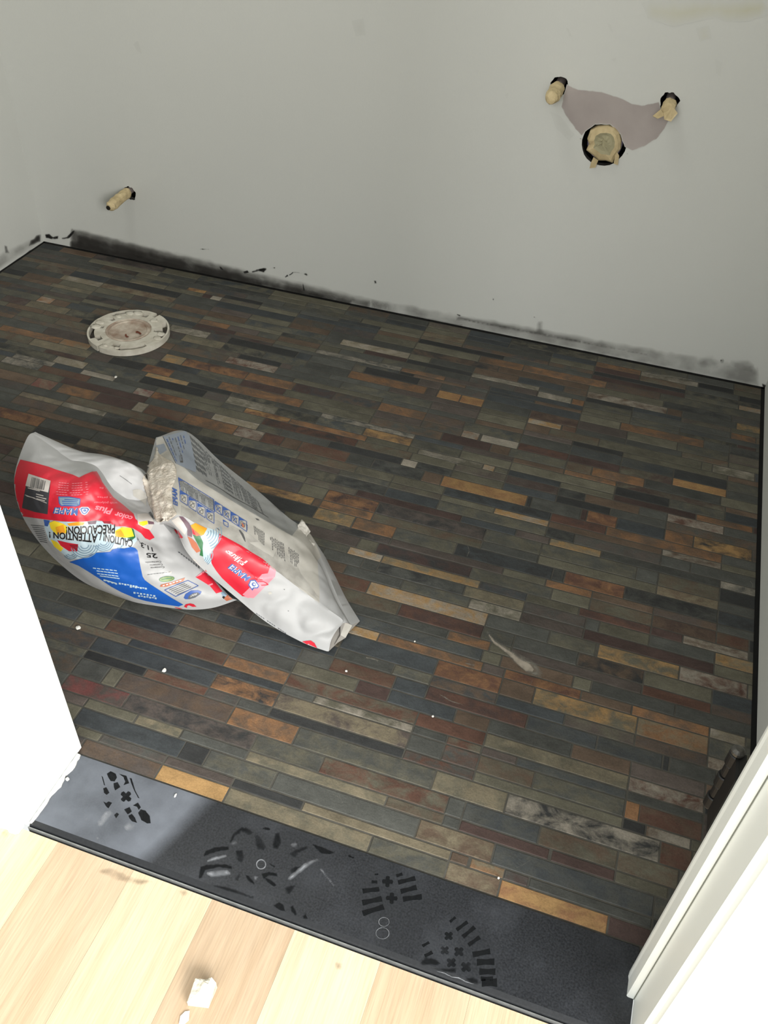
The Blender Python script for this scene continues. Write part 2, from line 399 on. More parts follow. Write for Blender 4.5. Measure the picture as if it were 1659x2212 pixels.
# ------------------------------------------------------------------ slate floor (one mosaic surface, each strip tile bevelled)
PAL = {'g': (74, 75, 71), 'b': (62, 66, 68), 'k': (48, 49, 49), 'o': (93, 90, 77), 't': (118, 109, 90), 'w': (142, 135, 123),
       'B': (92, 77, 64), 'r': (90, 64, 53), 'R': (112, 66, 63), 'O': (130, 96, 67), 'G': (150, 119, 78), 'm': (70, 55, 51), 'p': (82, 74, 69)}
TILES = '''506 530:-1486,-1378,gg -1378,-1280,kk -1280,-1182,Bg -1182,-1084,Bp -1084,-986,pb -986,-790,BB -790,-692,oo -692,-594,gg -594,-561,bp -561,-446,pB -446,-348,GG -348,-152,to -152,-54,og -54,12,Bt 12,142,GO 142,191,mm 191,240,bb 240,297,pp
530 544:-1486,-1427,kk -1427,-1329,BB -1329,-1133,gB -1133,-1035,gg -1035,-937,bb -937,-839,gg -839,-741,mm -741,-582,gk -582,-544,oo -544,-446,pg -446,-348,pp -348,-250,kk -250,-54,tt -54,-31,BB -29,14,Ot 13,44,mg 44,191,gg 191,240,kk 240,297,oo
544 572:-1486,-1329,gg -1329,-1133,oo -1133,-937,og -937,-839,bg -839,-643,gg -643,-594,oo -594,-433,bb -434,-397,kk -397,-299,go -299,-103,gg -103,-5,Bt -5,191,bg 191,212,og 212,240,bb 240,297,go
572 588:-1486,-1427,BB -1427,-1231,oo -1231,-1133,gg -1133,-937,bk -937,-839,bb -839,-643,pk -643,-594,pp -594,-516,oo -515,-446,to -446,-348,gg -348,-152,to -152,-75,Bo -76,-54,gg -54,61,mm 63,142,mm 142,206,oo 206,240,gg 240,297,ok
588 615:-1486,-1280,Bo -1280,-1182,bb -1182,-986,bo -986,-888,bb -888,-692,bb -692,-643,gg -643,-544,Rp -544,-348,pk -348,-250,og -250,-76,ro -77,-54,gg -54,44,bg 44,142,Bo 142,216,oB 216,297,go
615 646:-1486,-1427,kk -1427,-1329,gg -1329,-1231,BB -1231,-1133,gb -1133,-1035,kk -1035,-839,pp -839,-643,gB -643,-594,gg -594,-571,oo -571,-397,Bp -397,-299,BO -299,-103,og -103,-5,to -5,191,wk 191,230,rB 230,297,oo
646 662:-1486,-1329,BB -1329,-1133,oo -1133,-1035,BB -1035,-937,gg -937,-839,mm -839,-741,Bp -741,-643,bo -643,-544,kk -544,-446,rB -446,-397,pg -397,-348,gg -348,-152,kk -152,-54,gr -54,142,oo 142,171,kk 171,227,Bw 227,297,oo
662 689:-1486,-1427,bB -1427,-1329,bo -1329,-1231,bb -1231,-1133,oo -1133,-1035,gg -1035,-839,gg -839,-741,oo -741,-643,bB -643,-446,bb -446,-348,Ok -348,-152,tp -152,-103,gg -103,-54,gr -54,22,oB 22,142,og 142,161,OO 160,240,rB 240,297,pp
689 703:-1486,-1378,BB -1378,-1280,gg -1280,-1084,bb -1084,-986,bb -986,-790,go -790,-692,oo -692,-594,Bo -594,-348,bb -348,-299,gg -299,-152,ow -152,-103,gg -103,-54,ro -54,-5,pp -5,142,gb 142,240,gg 240,297,pp
703 726:-1486,-1280,oo -1280,-1182,gg -1182,-1084,mo -1084,-888,oB -888,-790,gg -790,-692,bg -692,-643,oo -643,-446,Br -446,-348,OB -348,-152,ro -152,-54,rr -54,142,to 142,240,rw 240,297,kk
726 750:-1486,-1427,kk -1427,-1329,mo -1329,-1231,oo -1231,-1133,oo -1133,-937,op -937,-839,gg -839,-741,gg -741,-643,gg -643,-544,kb -544,-446,oo -446,-348,gg -348,-250,oo -250,-201,mm -201,-103,bb -103,-54,BB -54,62,gg 62,142,BB 142,240,pp 240,297,BB
750 775:-1486,-1427,BB -1427,-1329,go -1329,-1231,BB -1231,-1035,oo -1035,-937,oo -937,-839,kk -839,-643,oo -643,-544,gg -544,-446,BB -446,-348,bb -348,-299,gg -299,-201,rB -201,-152,bb -152,-5,rm -5,93,bg 93,182,bg 182,191,kk 191,253,gg 253,297,bo
775 795:-1486,-1378,pp -1378,-1182,bb -1182,-986,Bb -986,-888,bo -888,-790,gg -790,-692,kk -692,-594,bk -594,-495,gg -495,-299,bb -299,-210,gg -210,-152,og -152,-54,Bb -54,44,bb 44,142,po 142,240,pB 240,270,wB 270,297,Bo
795 826:-1486,-1427,bb -1427,-1329,bb -1329,-1231,go -1231,-1133,BB -1133,-1035,pp -1035,-937,gg -937,-839,oo -839,-643,oo -643,-544,BB -544,-446,pk -446,-348,gg -348,-299,oB -299,-152,bb -152,-54,rO -54,-5,BB -5,142,oG 142,240,tO 240,297,og
826 844:-1486,-1427,gb -1427,-1231,oo -1231,-1133,ko -1133,-1035,oB -1035,-937,bo -937,-839,kk -839,-643,gg -643,-544,og -544,-446,bb -446,-299,pp -299,-250,wG -250,-87,BO -87,-54,pp -54,59,rO 59,132,BB 132,240,BO 240,289,wt 289,297,ok
844 867:-1486,-1427,kB -1427,-1329,oo -1329,-1133,pp -1133,-1035,pp -1035,-839,Bg -839,-643,ob -643,-544,oo -544,-348,gg -348,-299,oB -299,-93,bg -93,-64,oo -64,44,BB 44,71,oo 71,191,gg 191,297,gg
867 886:-1486,-1427,kk -1427,-1231,bb -1231,-1035,oo -1035,-839,bb -839,-643,gp -643,-544,gk -544,-446,Bg -446,-348,BB -348,-152,gg -152,-86,BO -86,-54,oo -54,142,pp 142,240,rr 240,297,pB
886 913:-1486,-1427,bk -1427,-1329,pp -1329,-1231,bb -1231,-1133,bb -1133,-1035,pg -1035,-839,pp -839,-741,bb -741,-643,go -643,-544,bb -544,-446,gb -446,-348,BB -348,-239,oB -238,-103,rm -103,-54,go -54,44,gg 44,142,Bk 142,240,oo 240,297,bb
913 941:-1486,-1427,gg -1427,-1329,op -1329,-1231,pp -1231,-1133,gg -1133,-1035,bo -1035,-937,mm -937,-839,mm -839,-741,gg -741,-643,po -643,-446,gg -446,-374,og -374,-299,Br -299,-103,Gw -103,-5,gg -5,67,og 70,191,oG 191,289,wr 289,297,oo
941 963:-1486,-1427,oo -1427,-1231,Bb -1231,-1133,gg -1133,-1035,gg -1035,-839,gg -839,-643,BB -643,-544,gB -544,-446,gg -446,-348,BB -348,-250,gg -250,-138,go -138,-54,wo -54,44,pp 44,240,mm 240,297,oo
963 987:-1486,-1378,pp -1378,-1280,go -1280,-1182,og -1182,-1084,oo -1084,-986,gB -986,-888,ok -888,-790,gB -790,-692,pp -692,-594,bb -594,-495,oo -495,-397,gg -397,-326,gg -326,-299,gg -299,-152,gk -152,-54,to -54,44,gp 44,65,gg 65,142,oo 142,240,gg 240,297,tG
987 1005:-1486,-1329,kp -1329,-1133,bb -1133,-1035,oo -1035,-937,pp -937,-741,gg -741,-544,bb -544,-446,bB -446,-359,og -359,-299,wG -299,-132,tG -132,-54,bp -54,30,oo 30,142,rm 142,191,mm 191,289,wB 289,297,gg
1005 1031:-1486,-1329,go -1329,-1231,oo -1231,-1035,mm -1035,-937,oo -937,-839,BB -839,-643,oo -643,-446,bb -446,-348,pp -348,-316,oo -316,-152,mk -152,-18,og -18,44,oo 44,142,oB 142,240,Bm 240,289,rB 289,297,kk
1031 1048:-1486,-1280,mm -1280,-1182,kp -1182,-1084,gk -1084,-986,BB -986,-888,pp -888,-692,Bo -692,-594,oo -594,-495,bb -495,-397,oo -397,-299,kp -299,-103,pp -103,-32,oo -32,44,OB 44,142,BB 142,240,pB 240,297,gg
1048 1078:-1486,-1427,oo -1427,-1329,bB -1329,-1133,oo -1133,-937,oB -937,-839,Bk -839,-643,pg -643,-544,bb -544,-446,kk -446,-375,oG -374,-299,BO -299,-191,og -191,-25,kb -25,-5,gk -5,93,rO 93,240,kg 240,297,kb
1078 1099:-1486,-1427,gk -1427,-1329,ok -1329,-1231,Bk -1231,-1133,gg -1133,-1035,oo -1035,-937,kk -937,-839,tB -839,-643,ob -643,-594,bo -594,-460,BG -460,-446,Bb -446,-348,OB -348,-152,oB -152,-54,gg -54,142,oo 142,240,tB 240,297,gg
1099 1130:-1486,-1427,pp -1427,-1329,pB -1329,-1231,Bg -1231,-1142,gg -1142,-1035,rO -1035,-919,gg -919,-790,gg -790,-594,Bg -594,-495,pb -495,-446,oo -446,-348,mO -348,-152,pk -152,-54,og -54,107,og 106,142,gg 142,240,oB 240,297,kk
1130 1148:-1486,-1378,kk -1378,-1280,oo -1280,-1182,gg -1182,-1084,gg -1084,-986,BB -986,-790,BB -790,-692,ko -692,-594,bb -594,-495,oo -495,-397,op -397,-201,mm -201,-103,bb -103,-44,pp -44,44,tG 44,240,gg 240,297,gw
1148 1174:-1486,-1427,Bk -1427,-1329,po -1329,-1231,gg -1231,-1133,gg -1133,-1035,Bp -1035,-937,gg -937,-888,kk -888,-790,kk -790,-643,kk -643,-544,oo -544,-446,ok -446,-348,kg -348,-250,bb -250,-54,og -54,-5,gk -5,142,pg 142,191,gg 191,297,gg
1174 1190:-1486,-1427,gg -1427,-1231,oo -1231,-1133,gg -1133,-1035,tp -1035,-937,ow -937,-888,gk -888,-774,BO -774,-643,gk -643,-544,kb -544,-446,pp -446,-348,go -348,-250,op -250,-152,oo -152,-54,Gw -54,142,BB 142,240,wB 240,297,oo
1190 1213:-1486,-1329,gB -1329,-1133,gp -1133,-1035,gg -1035,-839,Bo -839,-741,kg -741,-656,oo -656,-535,og -535,-420,oB -420,-348,oo -348,-250,oo -250,-54,bk -54,44,rm 44,240,BO 240,297,gg
1213 1244:-1486,-1427,oo -1427,-1231,bg -1231,-1133,BB -1133,-1084,Rt -1084,-1073,gg -1073,-986,BO -986,-900,mm -900,-875,wt -875,-790,rB -790,-679,BO -679,-622,wr -622,-580,rm -580,-544,BB -544,-446,rB -446,-397,gg -397,-299,gk -299,-262,BB -262,-103,GO -103,-94,kk -94,-5,gg -5,6,mm 6,59,rO 59,142,bb 142,191,BO 191,289,Gk 289,297,Bg
1244 1265:-1486,-1280,oo -1280,-1084,oo -1084,-888,mm -888,-790,gg -790,-741,Bb -741,-643,tw -643,-594,ob -594,-495,gg -495,-348,kk -348,-318,ww -318,-250,gk -250,-152,oo -152,-54,bb -54,44,kk 44,142,gg 142,297,Bg
1265 1288:-1486,-1427,Bb -1427,-1329,ok -1329,-1242,oo -1242,-1151,gw -1151,-1035,rB -1035,-928,gg -928,-888,Rw -888,-806,rO -806,-643,oo -643,-446,rk -446,-336,oB -336,-250,oo -250,-152,op -152,-54,mp -54,-5,gk -5,93,BB 93,142,gg 142,240,wr 240,297,gg
1288 1305:-1486,-1427,gg -1427,-1231,bb -1231,-1133,gw -1133,-1065,bb -1065,-986,ww -986,-888,gg -888,-741,oo -741,-692,bo -692,-594,Gr -594,-433,OB -433,-348,oo -348,-328,oo -328,-201,ow -201,-178,wG -178,-152,og -152,-54,bb -54,44,oo 44,191,mm 191,289,BO 289,297,mm
1305 1330:-1486,-1427,bp -1427,-1329,oo -1329,-1144,ok -1144,-1069,tw -1069,-937,ob -937,-790,kk -790,-741,gp -741,-631,ow -631,-544,ko -544,-446,bo -446,-348,GB -348,-250,go -250,-152,oo -152,44,oo 44,142,kk 142,240,og 240,297,bb
1330 1345:-1486,-1280,kb -1280,-1182,og -1182,-1084,mB -1084,-986,gg -986,-937,gg -937,-839,Gt -839,-741,kk -741,-643,ko -643,-544,gg -544,-348,gw -348,-250,bb -250,-152,pp -152,-54,BB -54,44,BO 44,240,mo 240,297,BB
1345 1372:-1486,-1427,oo -1427,-1329,gp -1329,-1231,oB -1231,-1084,to -1084,-1035,pp -1035,-954,kk -954,-888,rO -888,-778,gg -778,-594,BO -594,-446,oo -446,-299,Bg -299,-201,mm -201,-163,BB -163,-54,og -54,-5,Bo -5,93,OB 93,231,gg 231,297,oo
1372 1395:-1486,-1427,mm -1427,-1329,ok -1329,-1173,BO -1173,-1102,tO -1102,-937,bo -937,-839,kb -839,-741,go -741,-643,mm -643,-446,oo -446,-348,pp -348,-265,gB -265,-230,wO -230,-226,oo -226,-152,ww -152,-54,rm -54,44,mm 44,142,mo 142,240,GO 240,297,gg
1395 1424:-1486,-1427,gB -1427,-1353,pg -1353,-1231,gg -1231,-1035,pp -1035,-937,pp -937,-888,tG -888,-741,mO -741,-633,OB -633,-544,mb -544,-446,bB -446,-348,BO -348,-267,pB -267,-152,ob -152,-54,gg -54,44,bg 44,142,gb 142,240,kk 240,297,og
1424 1440:-1486,-1329,BB -1329,-1133,gB -1133,-937,pg -937,-839,gg -839,-643,gg -643,-446,oo -446,-348,gg -348,-250,gg -250,-152,BB -152,-54,pp -54,44,kk 44,240,oo 240,297,BB
1440 1466:-1486,-1329,bB -1329,-1231,oo -1231,-1133,oB -1133,-937,BB -937,-808,Bg -808,-692,rw -692,-544,gg -544,-348,go -348,-250,pp -250,-152,oo -152,-103,BB -103,-5,oB -5,191,oo 191,211,oo 211,289,ow 289,297,bp
1466 1484:-1486,-1378,oo -1378,-1280,BB -1280,-1182,BB -1182,-1084,kk -1084,-986,oo -986,-888,bo -888,-790,po -790,-692,kk -692,-666,pp -666,-578,gg -578,-446,gg -446,-250,pp -250,-152,oo -152,-84,Gw -83,-54,Br -54,44,gg 44,152,gg 152,240,Bo 240,297,oo
1484 1512:-1486,-1405,gg -1405,-1339,mp -1339,-1231,to -1231,-1133,ok -1133,-1035,oo -1035,-937,mg -937,-839,to -839,-741,ko -741,-643,ob -643,-544,gg -544,-373,OB -373,-348,pp -348,-299,GO -299,-250,OG -250,-152,gg -152,-54,mB -54,44,pp 44,142,oo 142,240,og 240,297,op
1512 1538:-1486,-1329,go -1329,-1290,wO -1290,-1248,BB -1248,-1182,bg -1182,-1133,oB -1133,-1035,gb -1035,-986,oo -986,-888,ow -888,-839,pb -839,-676,kk -676,-643,bb -643,-544,gg -544,-519,op -519,-397,kk -397,-348,pp -348,-250,gp -250,-54,bb -54,27,oo 27,191,BO 191,240,gg 240,297,gk
1538 1549:-1486,-1329,bB -1329,-1231,oo -1231,-1133,kg -1133,-1035,pk -1035,-937,gb -937,-741,mg -741,-544,gg -544,-446,bo -446,-414,kk -414,-299,BB -299,-250,gg -250,-152,bb -152,-54,BB -54,44,oo 44,142,go 142,253,ok 253,289,mm 289,297,og
1549 1565:-1486,-1427,BB -1427,-1231,pp -1231,-1133,oo -1133,-1035,BB -1035,-937,bb -937,-839,mm -839,-741,BB -741,-643,oo -643,-446,wg -446,-348,BO -348,-250,pp -250,-54,bb -54,44,oo 44,142,go 142,297,gb
1565 1586:-1486,-1329,gg -1329,-1231,og -1231,-1133,pk -1133,-1035,gB -1035,-937,oB -937,-863,BO -863,-790,pp -790,-741,go -741,-643,BB -643,-594,oo -594,-495,gg -495,-397,go -397,-299,gg -299,-201,pg -201,-152,pp -152,-80,wo -80,-54,OB -54,44,og 44,240,gg 240,289,BO 289,297,Bo
1586 1602:-1486,-1427,oo -1427,-1342,BB -1342,-1231,to -1231,-1133,gg -1133,-1035,gb -1035,-937,gb -937,-741,oo -741,-643,ok -643,-544,go -544,-446,mm -446,-299,kk -299,-152,ow -152,-54,gg -54,44,kk 44,142,bb 142,240,po 240,297,oo
1602 1626:-1486,-1427,kk -1427,-1329,BB -1329,-1231,oo -1231,-1133,oo -1133,-1097,pp -1097,-1035,oo -1035,-1025,oo -1025,-937,BB -937,-839,BB -839,-643,bo -643,-606,gg -606,-446,wt -446,-397,oo -397,-299,gg -299,-201,BB -201,-103,bb -103,-54,Bg -54,112,wB 112,142,BB 142,250,gg 250,297,oG
1626 1649:-1486,-1341,gg -1341,-1231,tw -1231,-1035,tB -1035,-937,gg -937,-839,pp -839,-741,oo -741,-643,BB -643,-446,gg -446,-250,Bk -250,-54,BB -54,102,oo 102,240,kg 240,297,gp
1649 1676:-1486,-1427,gg -1427,-1329,mo -1329,-1231,bb -1231,-1035,kk -1035,-937,gg -937,-741,bb -741,-643,gB -643,-544,bp -544,-446,oo -446,-299,oo -299,-201,BO -201,-20,BO -20,93,Bp 93,297,go
1676 1694:-1486,-1329,oB -1329,-1231,op -1231,-1182,ob -1182,-1084,to -1084,-986,oo -986,-964,mm -964,-937,ww -937,-839,op -839,-741,oo -741,-544,bb -544,-446,BB -446,-250,kk -250,-54,gg -54,142,mm 142,252,go 252,297,wG
1694 1709:-1486,-1280,gg -1280,-1182,gg -1182,-1084,bo -1084,-1035,gg -1035,-986,Gr -986,-937,Bg -937,-839,kk -839,-741,gg -741,-643,gg -643,-544,kb -544,-446,oo -446,-348,Bo -348,-152,Bb -152,-54,Bg -54,142,kk 142,297,ok
1709 1730:-1486,-1378,pg -1378,-1280,gg -1280,-1182,Bk -1182,-1084,oo -1084,-986,gg -986,-888,pb -888,-790,gg -790,-594,go -594,-446,oo -446,-348,tB -348,-152,gg -152,-54,oo -54,44,mm 44,142,Bo 142,251,gg 251,297,kk
1730 1750:-1486,-1329,gg -1329,-1133,oo -1133,-1035,gg -1035,-839,kg -839,-741,oo -741,-643,go -643,-544,gg -544,-446,bk -446,-348,oo -348,-250,bb -250,-152,gk -152,-54,bb -54,44,BO 44,166,wo 166,240,kk 240,297,oo
1750 1776:-1486,-1427,bk -1427,-1329,BB -1329,-1133,pk -1133,-1035,oo -1035,-839,ob -839,-643,oo -643,-544,gB -544,-446,gg -446,-348,po -348,-250,bb -250,-54,ko -54,142,og 142,240,gg 240,297,oB'''

def add_attr_layers(bm):
    return [bm.loops.layers.float_color.new(n) for n in ('tint', 'tint_two', 'seed')]

def paint(face, layers, cols):
    for l in face.loops:
        for la, c in zip(layers, cols):
            l[la] = c

floor_bm = bmesh.new()
floor_bm.loops.layers.float_color.new('fade')
LAY = add_attr_layers(floor_bm)
TZ = -0.0006
box(floor_bm, -1.4925, 0.303, 0.4975, 1.7836, -0.03, TZ, 1)
for row in TILES.split('\n'):
    head, rest = row.split(':')
    y0, y1 = [float(v) / 1000 for v in head.split()]
    for t in rest.split():
        a, b, c = t.split(',')
        g = 0.0011
        x0, x1 = float(a) / 1000 + g, float(b) / 1000 - g
        Y0, Y1 = y0 + g, y1 - g
        if x1 - x0 < 0.004:
            continue
        jz = random.uniform(-0.0003, 0.0003)
        e = 0.0008
        q = [(x0, Y0), (x1, Y0), (x1, Y1), (x0, Y1)]
        top = [(x0 + e, Y0 + e), (x1 - e, Y0 + e), (x1 - e, Y1 - e), (x0 + e, Y1 - e)]
        lo = [floor_bm.verts.new((x, y, TZ)) for x, y in q]
        hi = [floor_bm.verts.new((x, y, jz)) for x, y in top]
        v = 0.84 * random.uniform(0.88, 1.1)
        c1 = tuple(lin(k) * v for k in PAL[c[0]]) + (1,)
        c2 = tuple(lin(k) * v for k in PAL[c[-1]]) + (1,)
        if c[0] == c[-1]:
            w2 = random.choice((0.72, 0.8, 1.2, 1.28))
            c2 = tuple(k * w2 for k in c2[:3]) + (1,)
        sd = (random.random(), random.random(), random.random(), 1)
        fs = [floor_bm.faces.new(hi)] + [floor_bm.faces.new((lo[i], lo[(i + 1) % 4], hi[(i + 1) % 4], hi[i])) for i in range(4)]
        for f in fs:
            paint(f, LAY, (c1, c2, sd))

M_PLASTER = film('dried_plaster_smear', rgb(176, 166, 152), 0.95, 0.5, 90)
M_DUST = film('pale_scuff_dust', rgb(140, 136, 126), 0.75, 0.1, 110)
def softm(bm, poly, mapper, mi, amp, step, feather, seed=0):
    soft(bm, rough(poly, amp, step, seed), mapper, mi, feather)
# dried plaster smear trailing over the strips, thin scratches
def fmap(z):
    return lambda x, y: on_z(x, y, z)
def mark(bm, poly, mapper, mi, amp=1.5, step=5, seed=0):
    stamp(bm, fill2d([rough(poly, amp, step, seed)]), mapper, mi)
softm(floor_bm, strip([(1052, 1362), (1060, 1379), (1078, 1393), (1100, 1410), (1128, 1430), (1150, 1445), (1172, 1461)], [7, 9, 12, 18, 28, 32, 14]), fmap(0.0008), 3, 2, 5, 6)
softm(floor_bm, strip([(1056, 1371), (1068, 1388), (1100, 1410), (1120, 1428), (1140, 1442), (1153, 1449)], [4, 7, 9, 14, 20, 8]), fmap(0.0012), 4, 1, 4, 2.5)
for pts, w in [([(1150, 1470), (1145, 1480), (1130, 1490)], 1.5), ([(912, 980), (950, 990), (990, 1003)], 3), ([(1010, 1178), (1014, 1190), (1008, 1203)], 2),
               ([(790, 1420), (810, 1424), (818, 1428)], 3), ([(950, 1500), (975, 1515), (1000, 1522)], 2), ([(1390, 806), (1440, 812), (1500, 822)], 3),
               ([(1005, 1432), (1015, 1435), (1026, 1437)], 2.5), ([(720, 1716), (734, 1723), (740, 1735)], 1.5), ([(1620, 1255), (1626, 1262), (1625, 1275)], 2),
               ([(1115, 1875), (1130, 1868), (1144, 1858)], 1.3)]:
    softm(floor_bm, strip(pts, w * 1.6), fmap(0.0008), 3, 0.6, 4, 1.5)
# black strips painted for the shade of the gap along the walls
for x0, x1, y0, y1 in ((-1.4925, 0.303, 1.7765, 1.7836), (0.2955, 0.303, 0.52, 1.7836), (-1.4925, -1.4875, 0.52, 1.7836)):
    box(floor_bm, x0, x1, y0, y1, TZ, 0.0004, 2)
floor = link(floor_bm, 'floor', [M_SLATE, M_GROUT, M_BLACK, M_DUST, M_PLASTER])
tag(floor, 'slate strip mosaic floor in grey, brown and rust', None, kind='structure')

# ------------------------------------------------------------------ hall floor of pale oak boards
wb = bmesh.new()
wb.loops.layers.float_color.new('fade')
WL = add_attr_layers(wb)
WZ = -0.004
box(wb, -1.6, 1.6, -1.4, 0.392, -0.03, WZ - 0.002, 1)
tones = {-10: (236, 214, 176), -9: (220, 192, 155), -8: (228, 203, 165)}
base = [(200, 178, 150), (212, 195, 166), (194, 171, 144), (216, 200, 172), (201, 179, 151), (202, 181, 153), (208, 188, 160), (196, 174, 146)]
k = -10
x = -0.513 - 0.1045 * 10
i = 0
while x < 1.5:
    tone = base[(round((x + 0.513) / 0.1045)) % 8]
    if abs(x + 0.6175) < 0.02:
        tone = (226, 210, 178)
    y = -1.4 - random.random() * 0.4
    while y < 0.392:
        y2 = y + random.uniform(0.7, 1.3)
        ya, yb = max(-1.4, y), min(0.392, y2)
        if abs(ya) < 5 and yb - ya > 0.01:
            if ya < 0.36 < y2 < 0.8:
                yb = 0.392
                y2 = 2
            vs = [wb.verts.new(p) for p in ((x + .0001, ya + .0003, WZ), (x + .1044, ya + .0003, WZ), (x + .1044, yb, WZ), (x + .0001, yb, WZ))]
            f = wb.faces.new(vs)
            v = random.uniform(0.94, 1.04)
            c1 = tuple(lin(q) * v for q in tone) + (1,)
            c2 = tuple(lin(q) * v * s for q, s in zip(tone, (0.90, 0.87, 0.83))) + (1,)
            paint(f, WL, (c1, c2, (random.random(), random.random(), random.random(), 1)))
        y = y2
    x += 0.1045
M_STAIN = film('dusty_floor_stain', rgb(168, 150, 126), 0.6, 0.2, 60)
for pl in ([(205, 1880), (240, 1872), (275, 1890), (340, 1905), (300, 1912), (262, 1905), (240, 1900)], [(385, 1925), (400, 1920), (410, 1930), (392, 1938)],
           [(0, 1795), (15, 1794), (22, 1805), (6, 1812)], [(722, 2076), (742, 2080), (738, 2096), (724, 2094)]):
    softm(wb, pl, fmap(WZ + 0.0004), 2, 3, 8, 7)
hall = link(wb, 'floor_hall', [M_WOOD, M_GROUT, M_STAIN])
tag(hall, 'pale oak board floor of the hall outside the door', None, kind='structure')

# ------------------------------------------------------------------ walls
YB, XL, XR = 1.7836, -1.4925, 0.303
def hole(px, py, r, n=28, seed=0, amp=0.0):
    c = on_y(px, py, YB)
    pts = []
    for i in range(n):
        t = 2 * math.pi * i / n
        rr = r * (1 + amp * noise.noise(Vector((math.cos(t) * 2, math.sin(t) * 2, seed))))
        pts.append((c.x + rr * math.cos(t), c.z + rr * math.sin(t)))
    return pts, c
holes = [hole(1208, 186, 0.0165, seed=1, amp=0.15), hole(1446, 220, 0.0165, seed=2, amp=0.3), hole(1305, 309, 0.0425, seed=3, amp=0.05), hole(280, 417, 0.0165, seed=4, amp=0.4)]
wbm = bmesh.new()
wbm.loops.layers.float_color.new('fade')
flat = fill2d([[(XL, 0.0), (XR, 0.0), (XR, 2.4), (XL, 2.4)]] + [h[0] for h in holes])
stamp(wbm, flat, lambda x, z: Vector((x, YB, z)), 0)
for pts, c in holes:      # cut edge of the board and the dark cavity behind it
    a = [wbm.verts.new((x, YB, z)) for x, z in pts]
    b = [wbm.verts.new((x, YB + 0.014, z)) for x, z in pts]
    for i in range(len(a)):
        wbm.faces.new((a[i], b[i], b[(i + 1) % len(a)], a[(i + 1) % len(a)])).material_index = 1
box(wbm, XL, XR, YB + 0.09, YB + 0.11, 0.0, 2.4, 2)
box(wbm, XL, XR, YB + 0.014, YB + 0.09, -0.03, 0.0, 2)
def wmap(off):
    return lambda x, y: on_y(x, y, YB - off)
def wm(poly, mi, off=0.0006, amp=2.0, step=7, seed=0):
    soft(wbm, rough(poly, amp, step, seed), wmap(off), mi, {4: 1.6, 5: 1.2, 6: 7, 7: 8, 8: 9, 9: 26, 10: 14}[mi])
# unpainted patch joining the three pipes
def r5(pts):
    return [(1100 + x / 3.77, 120 + y / 3.77) for x, y in pts]
wm(r5([(470, 235), (560, 275), (750, 295), (900, 340), (1000, 390), (1080, 405), (1220, 378), (1245, 470), (1300, 530), (1265, 600), (1200, 680), (1100, 740), (1000, 775),
       (940, 745), (905, 640), (820, 560), (700, 560), (620, 620), (590, 655), (540, 600), (460, 490), (425, 420), (440, 330)]), 5, 0.0004, 1.2, 6)
# grime along the bottom of the wall: dark on the left, thin and pale towards the right
def base_y(x): return 529 + (x - 100) * 0.2012
def band(x0, x1, lo, hi, mi, off, amp, seed):
    n = 14
    xs = [x0 + (x1 - x0) * i / n for i in range(n + 1)]
    tp = [(x, base_y(x) - (hi[0] + (hi[1] - hi[0]) * i / n)) for i, x in enumerate(xs)]
    bt = [(x, base_y(x) - (lo[0] + (lo[1] - lo[0]) * i / n)) for i, x in enumerate(xs)]
    wm(tp + bt[::-1], mi, off, amp, 9, seed)
band(150, 860, (0, 2), (50, 24), 8, 0.0003, 3, 1)
band(150, 800, (0, 0), (47, 20), 7, 0.0005, 3, 9)
band(800, 1640, (0, 0), (26, 46), 8, 0.0003, 4, 2)
band(165, 760, (0, 0), (36, 13), 6, 0.0007, 3, 3)
band(985, 1330, (16, 20), (27, 28), 7, 0.0006, 2, 4)
band(150, 620, (1, 2), (22, 7), 6, 0.0009, 3, 5)
band(820, 1000, (0, 0), (5, 9), 6, 0.0009, 2, 6)
band(1000, 1400, (18, 22), (23, 26), 6, 0.0009, 1.5, 7)
band(92, 1650, (-1, -1), (4, 4), 4, 0.0013, 1.5, 8)
# black smears, chips and scuffs
def s4(pts):
    return [(60 + x / 2.37, 470 + y / 2.37) for x, y in pts]
for pl in ([(85, 85), (110, 82), (130, 98), (158, 92), (155, 110), (120, 112), (92, 105)], [(165, 104), (200, 98), (225, 70), (243, 64), (236, 82), (212, 108), (180, 112)],
           [(188, 78), (199, 76), (196, 84)], [(860, 163), (895, 159), (936, 160), (930, 165), (890, 165)], [(980, 248), (990, 252), (1010, 272), (985, 265)],
           [(1100, 276), (1125, 268), (1135, 282), (1110, 288)], [(1140, 276), (1175, 264), (1205, 256), (1228, 258), (1210, 282), (1180, 276), (1150, 284)],
           [(1240, 258), (1270, 252), (1266, 262)], [(1256, 274), (1264, 274), (1262, 282)], [(1312, 304), (1330, 290), (1335, 300), (1322, 308)],
           [(1335, 292), (1360, 277), (1400, 282), (1398, 286), (1362, 283), (1340, 298)], [(1405, 286), (1425, 284), (1438, 290), (1428, 300)],
           [(1378, 330), (1392, 326), (1388, 334)], [(655, 178), (667, 182), (658, 186)], [(1405, 340), (1410, 338), (1420, 372), (1410, 378)]):
    wm(s4(pl), 4, 0.0012, 0.7, 3)
def s6(pts):
    return [(900 + x / 2.186, 550 + y / 2.186) for x, y in pts]
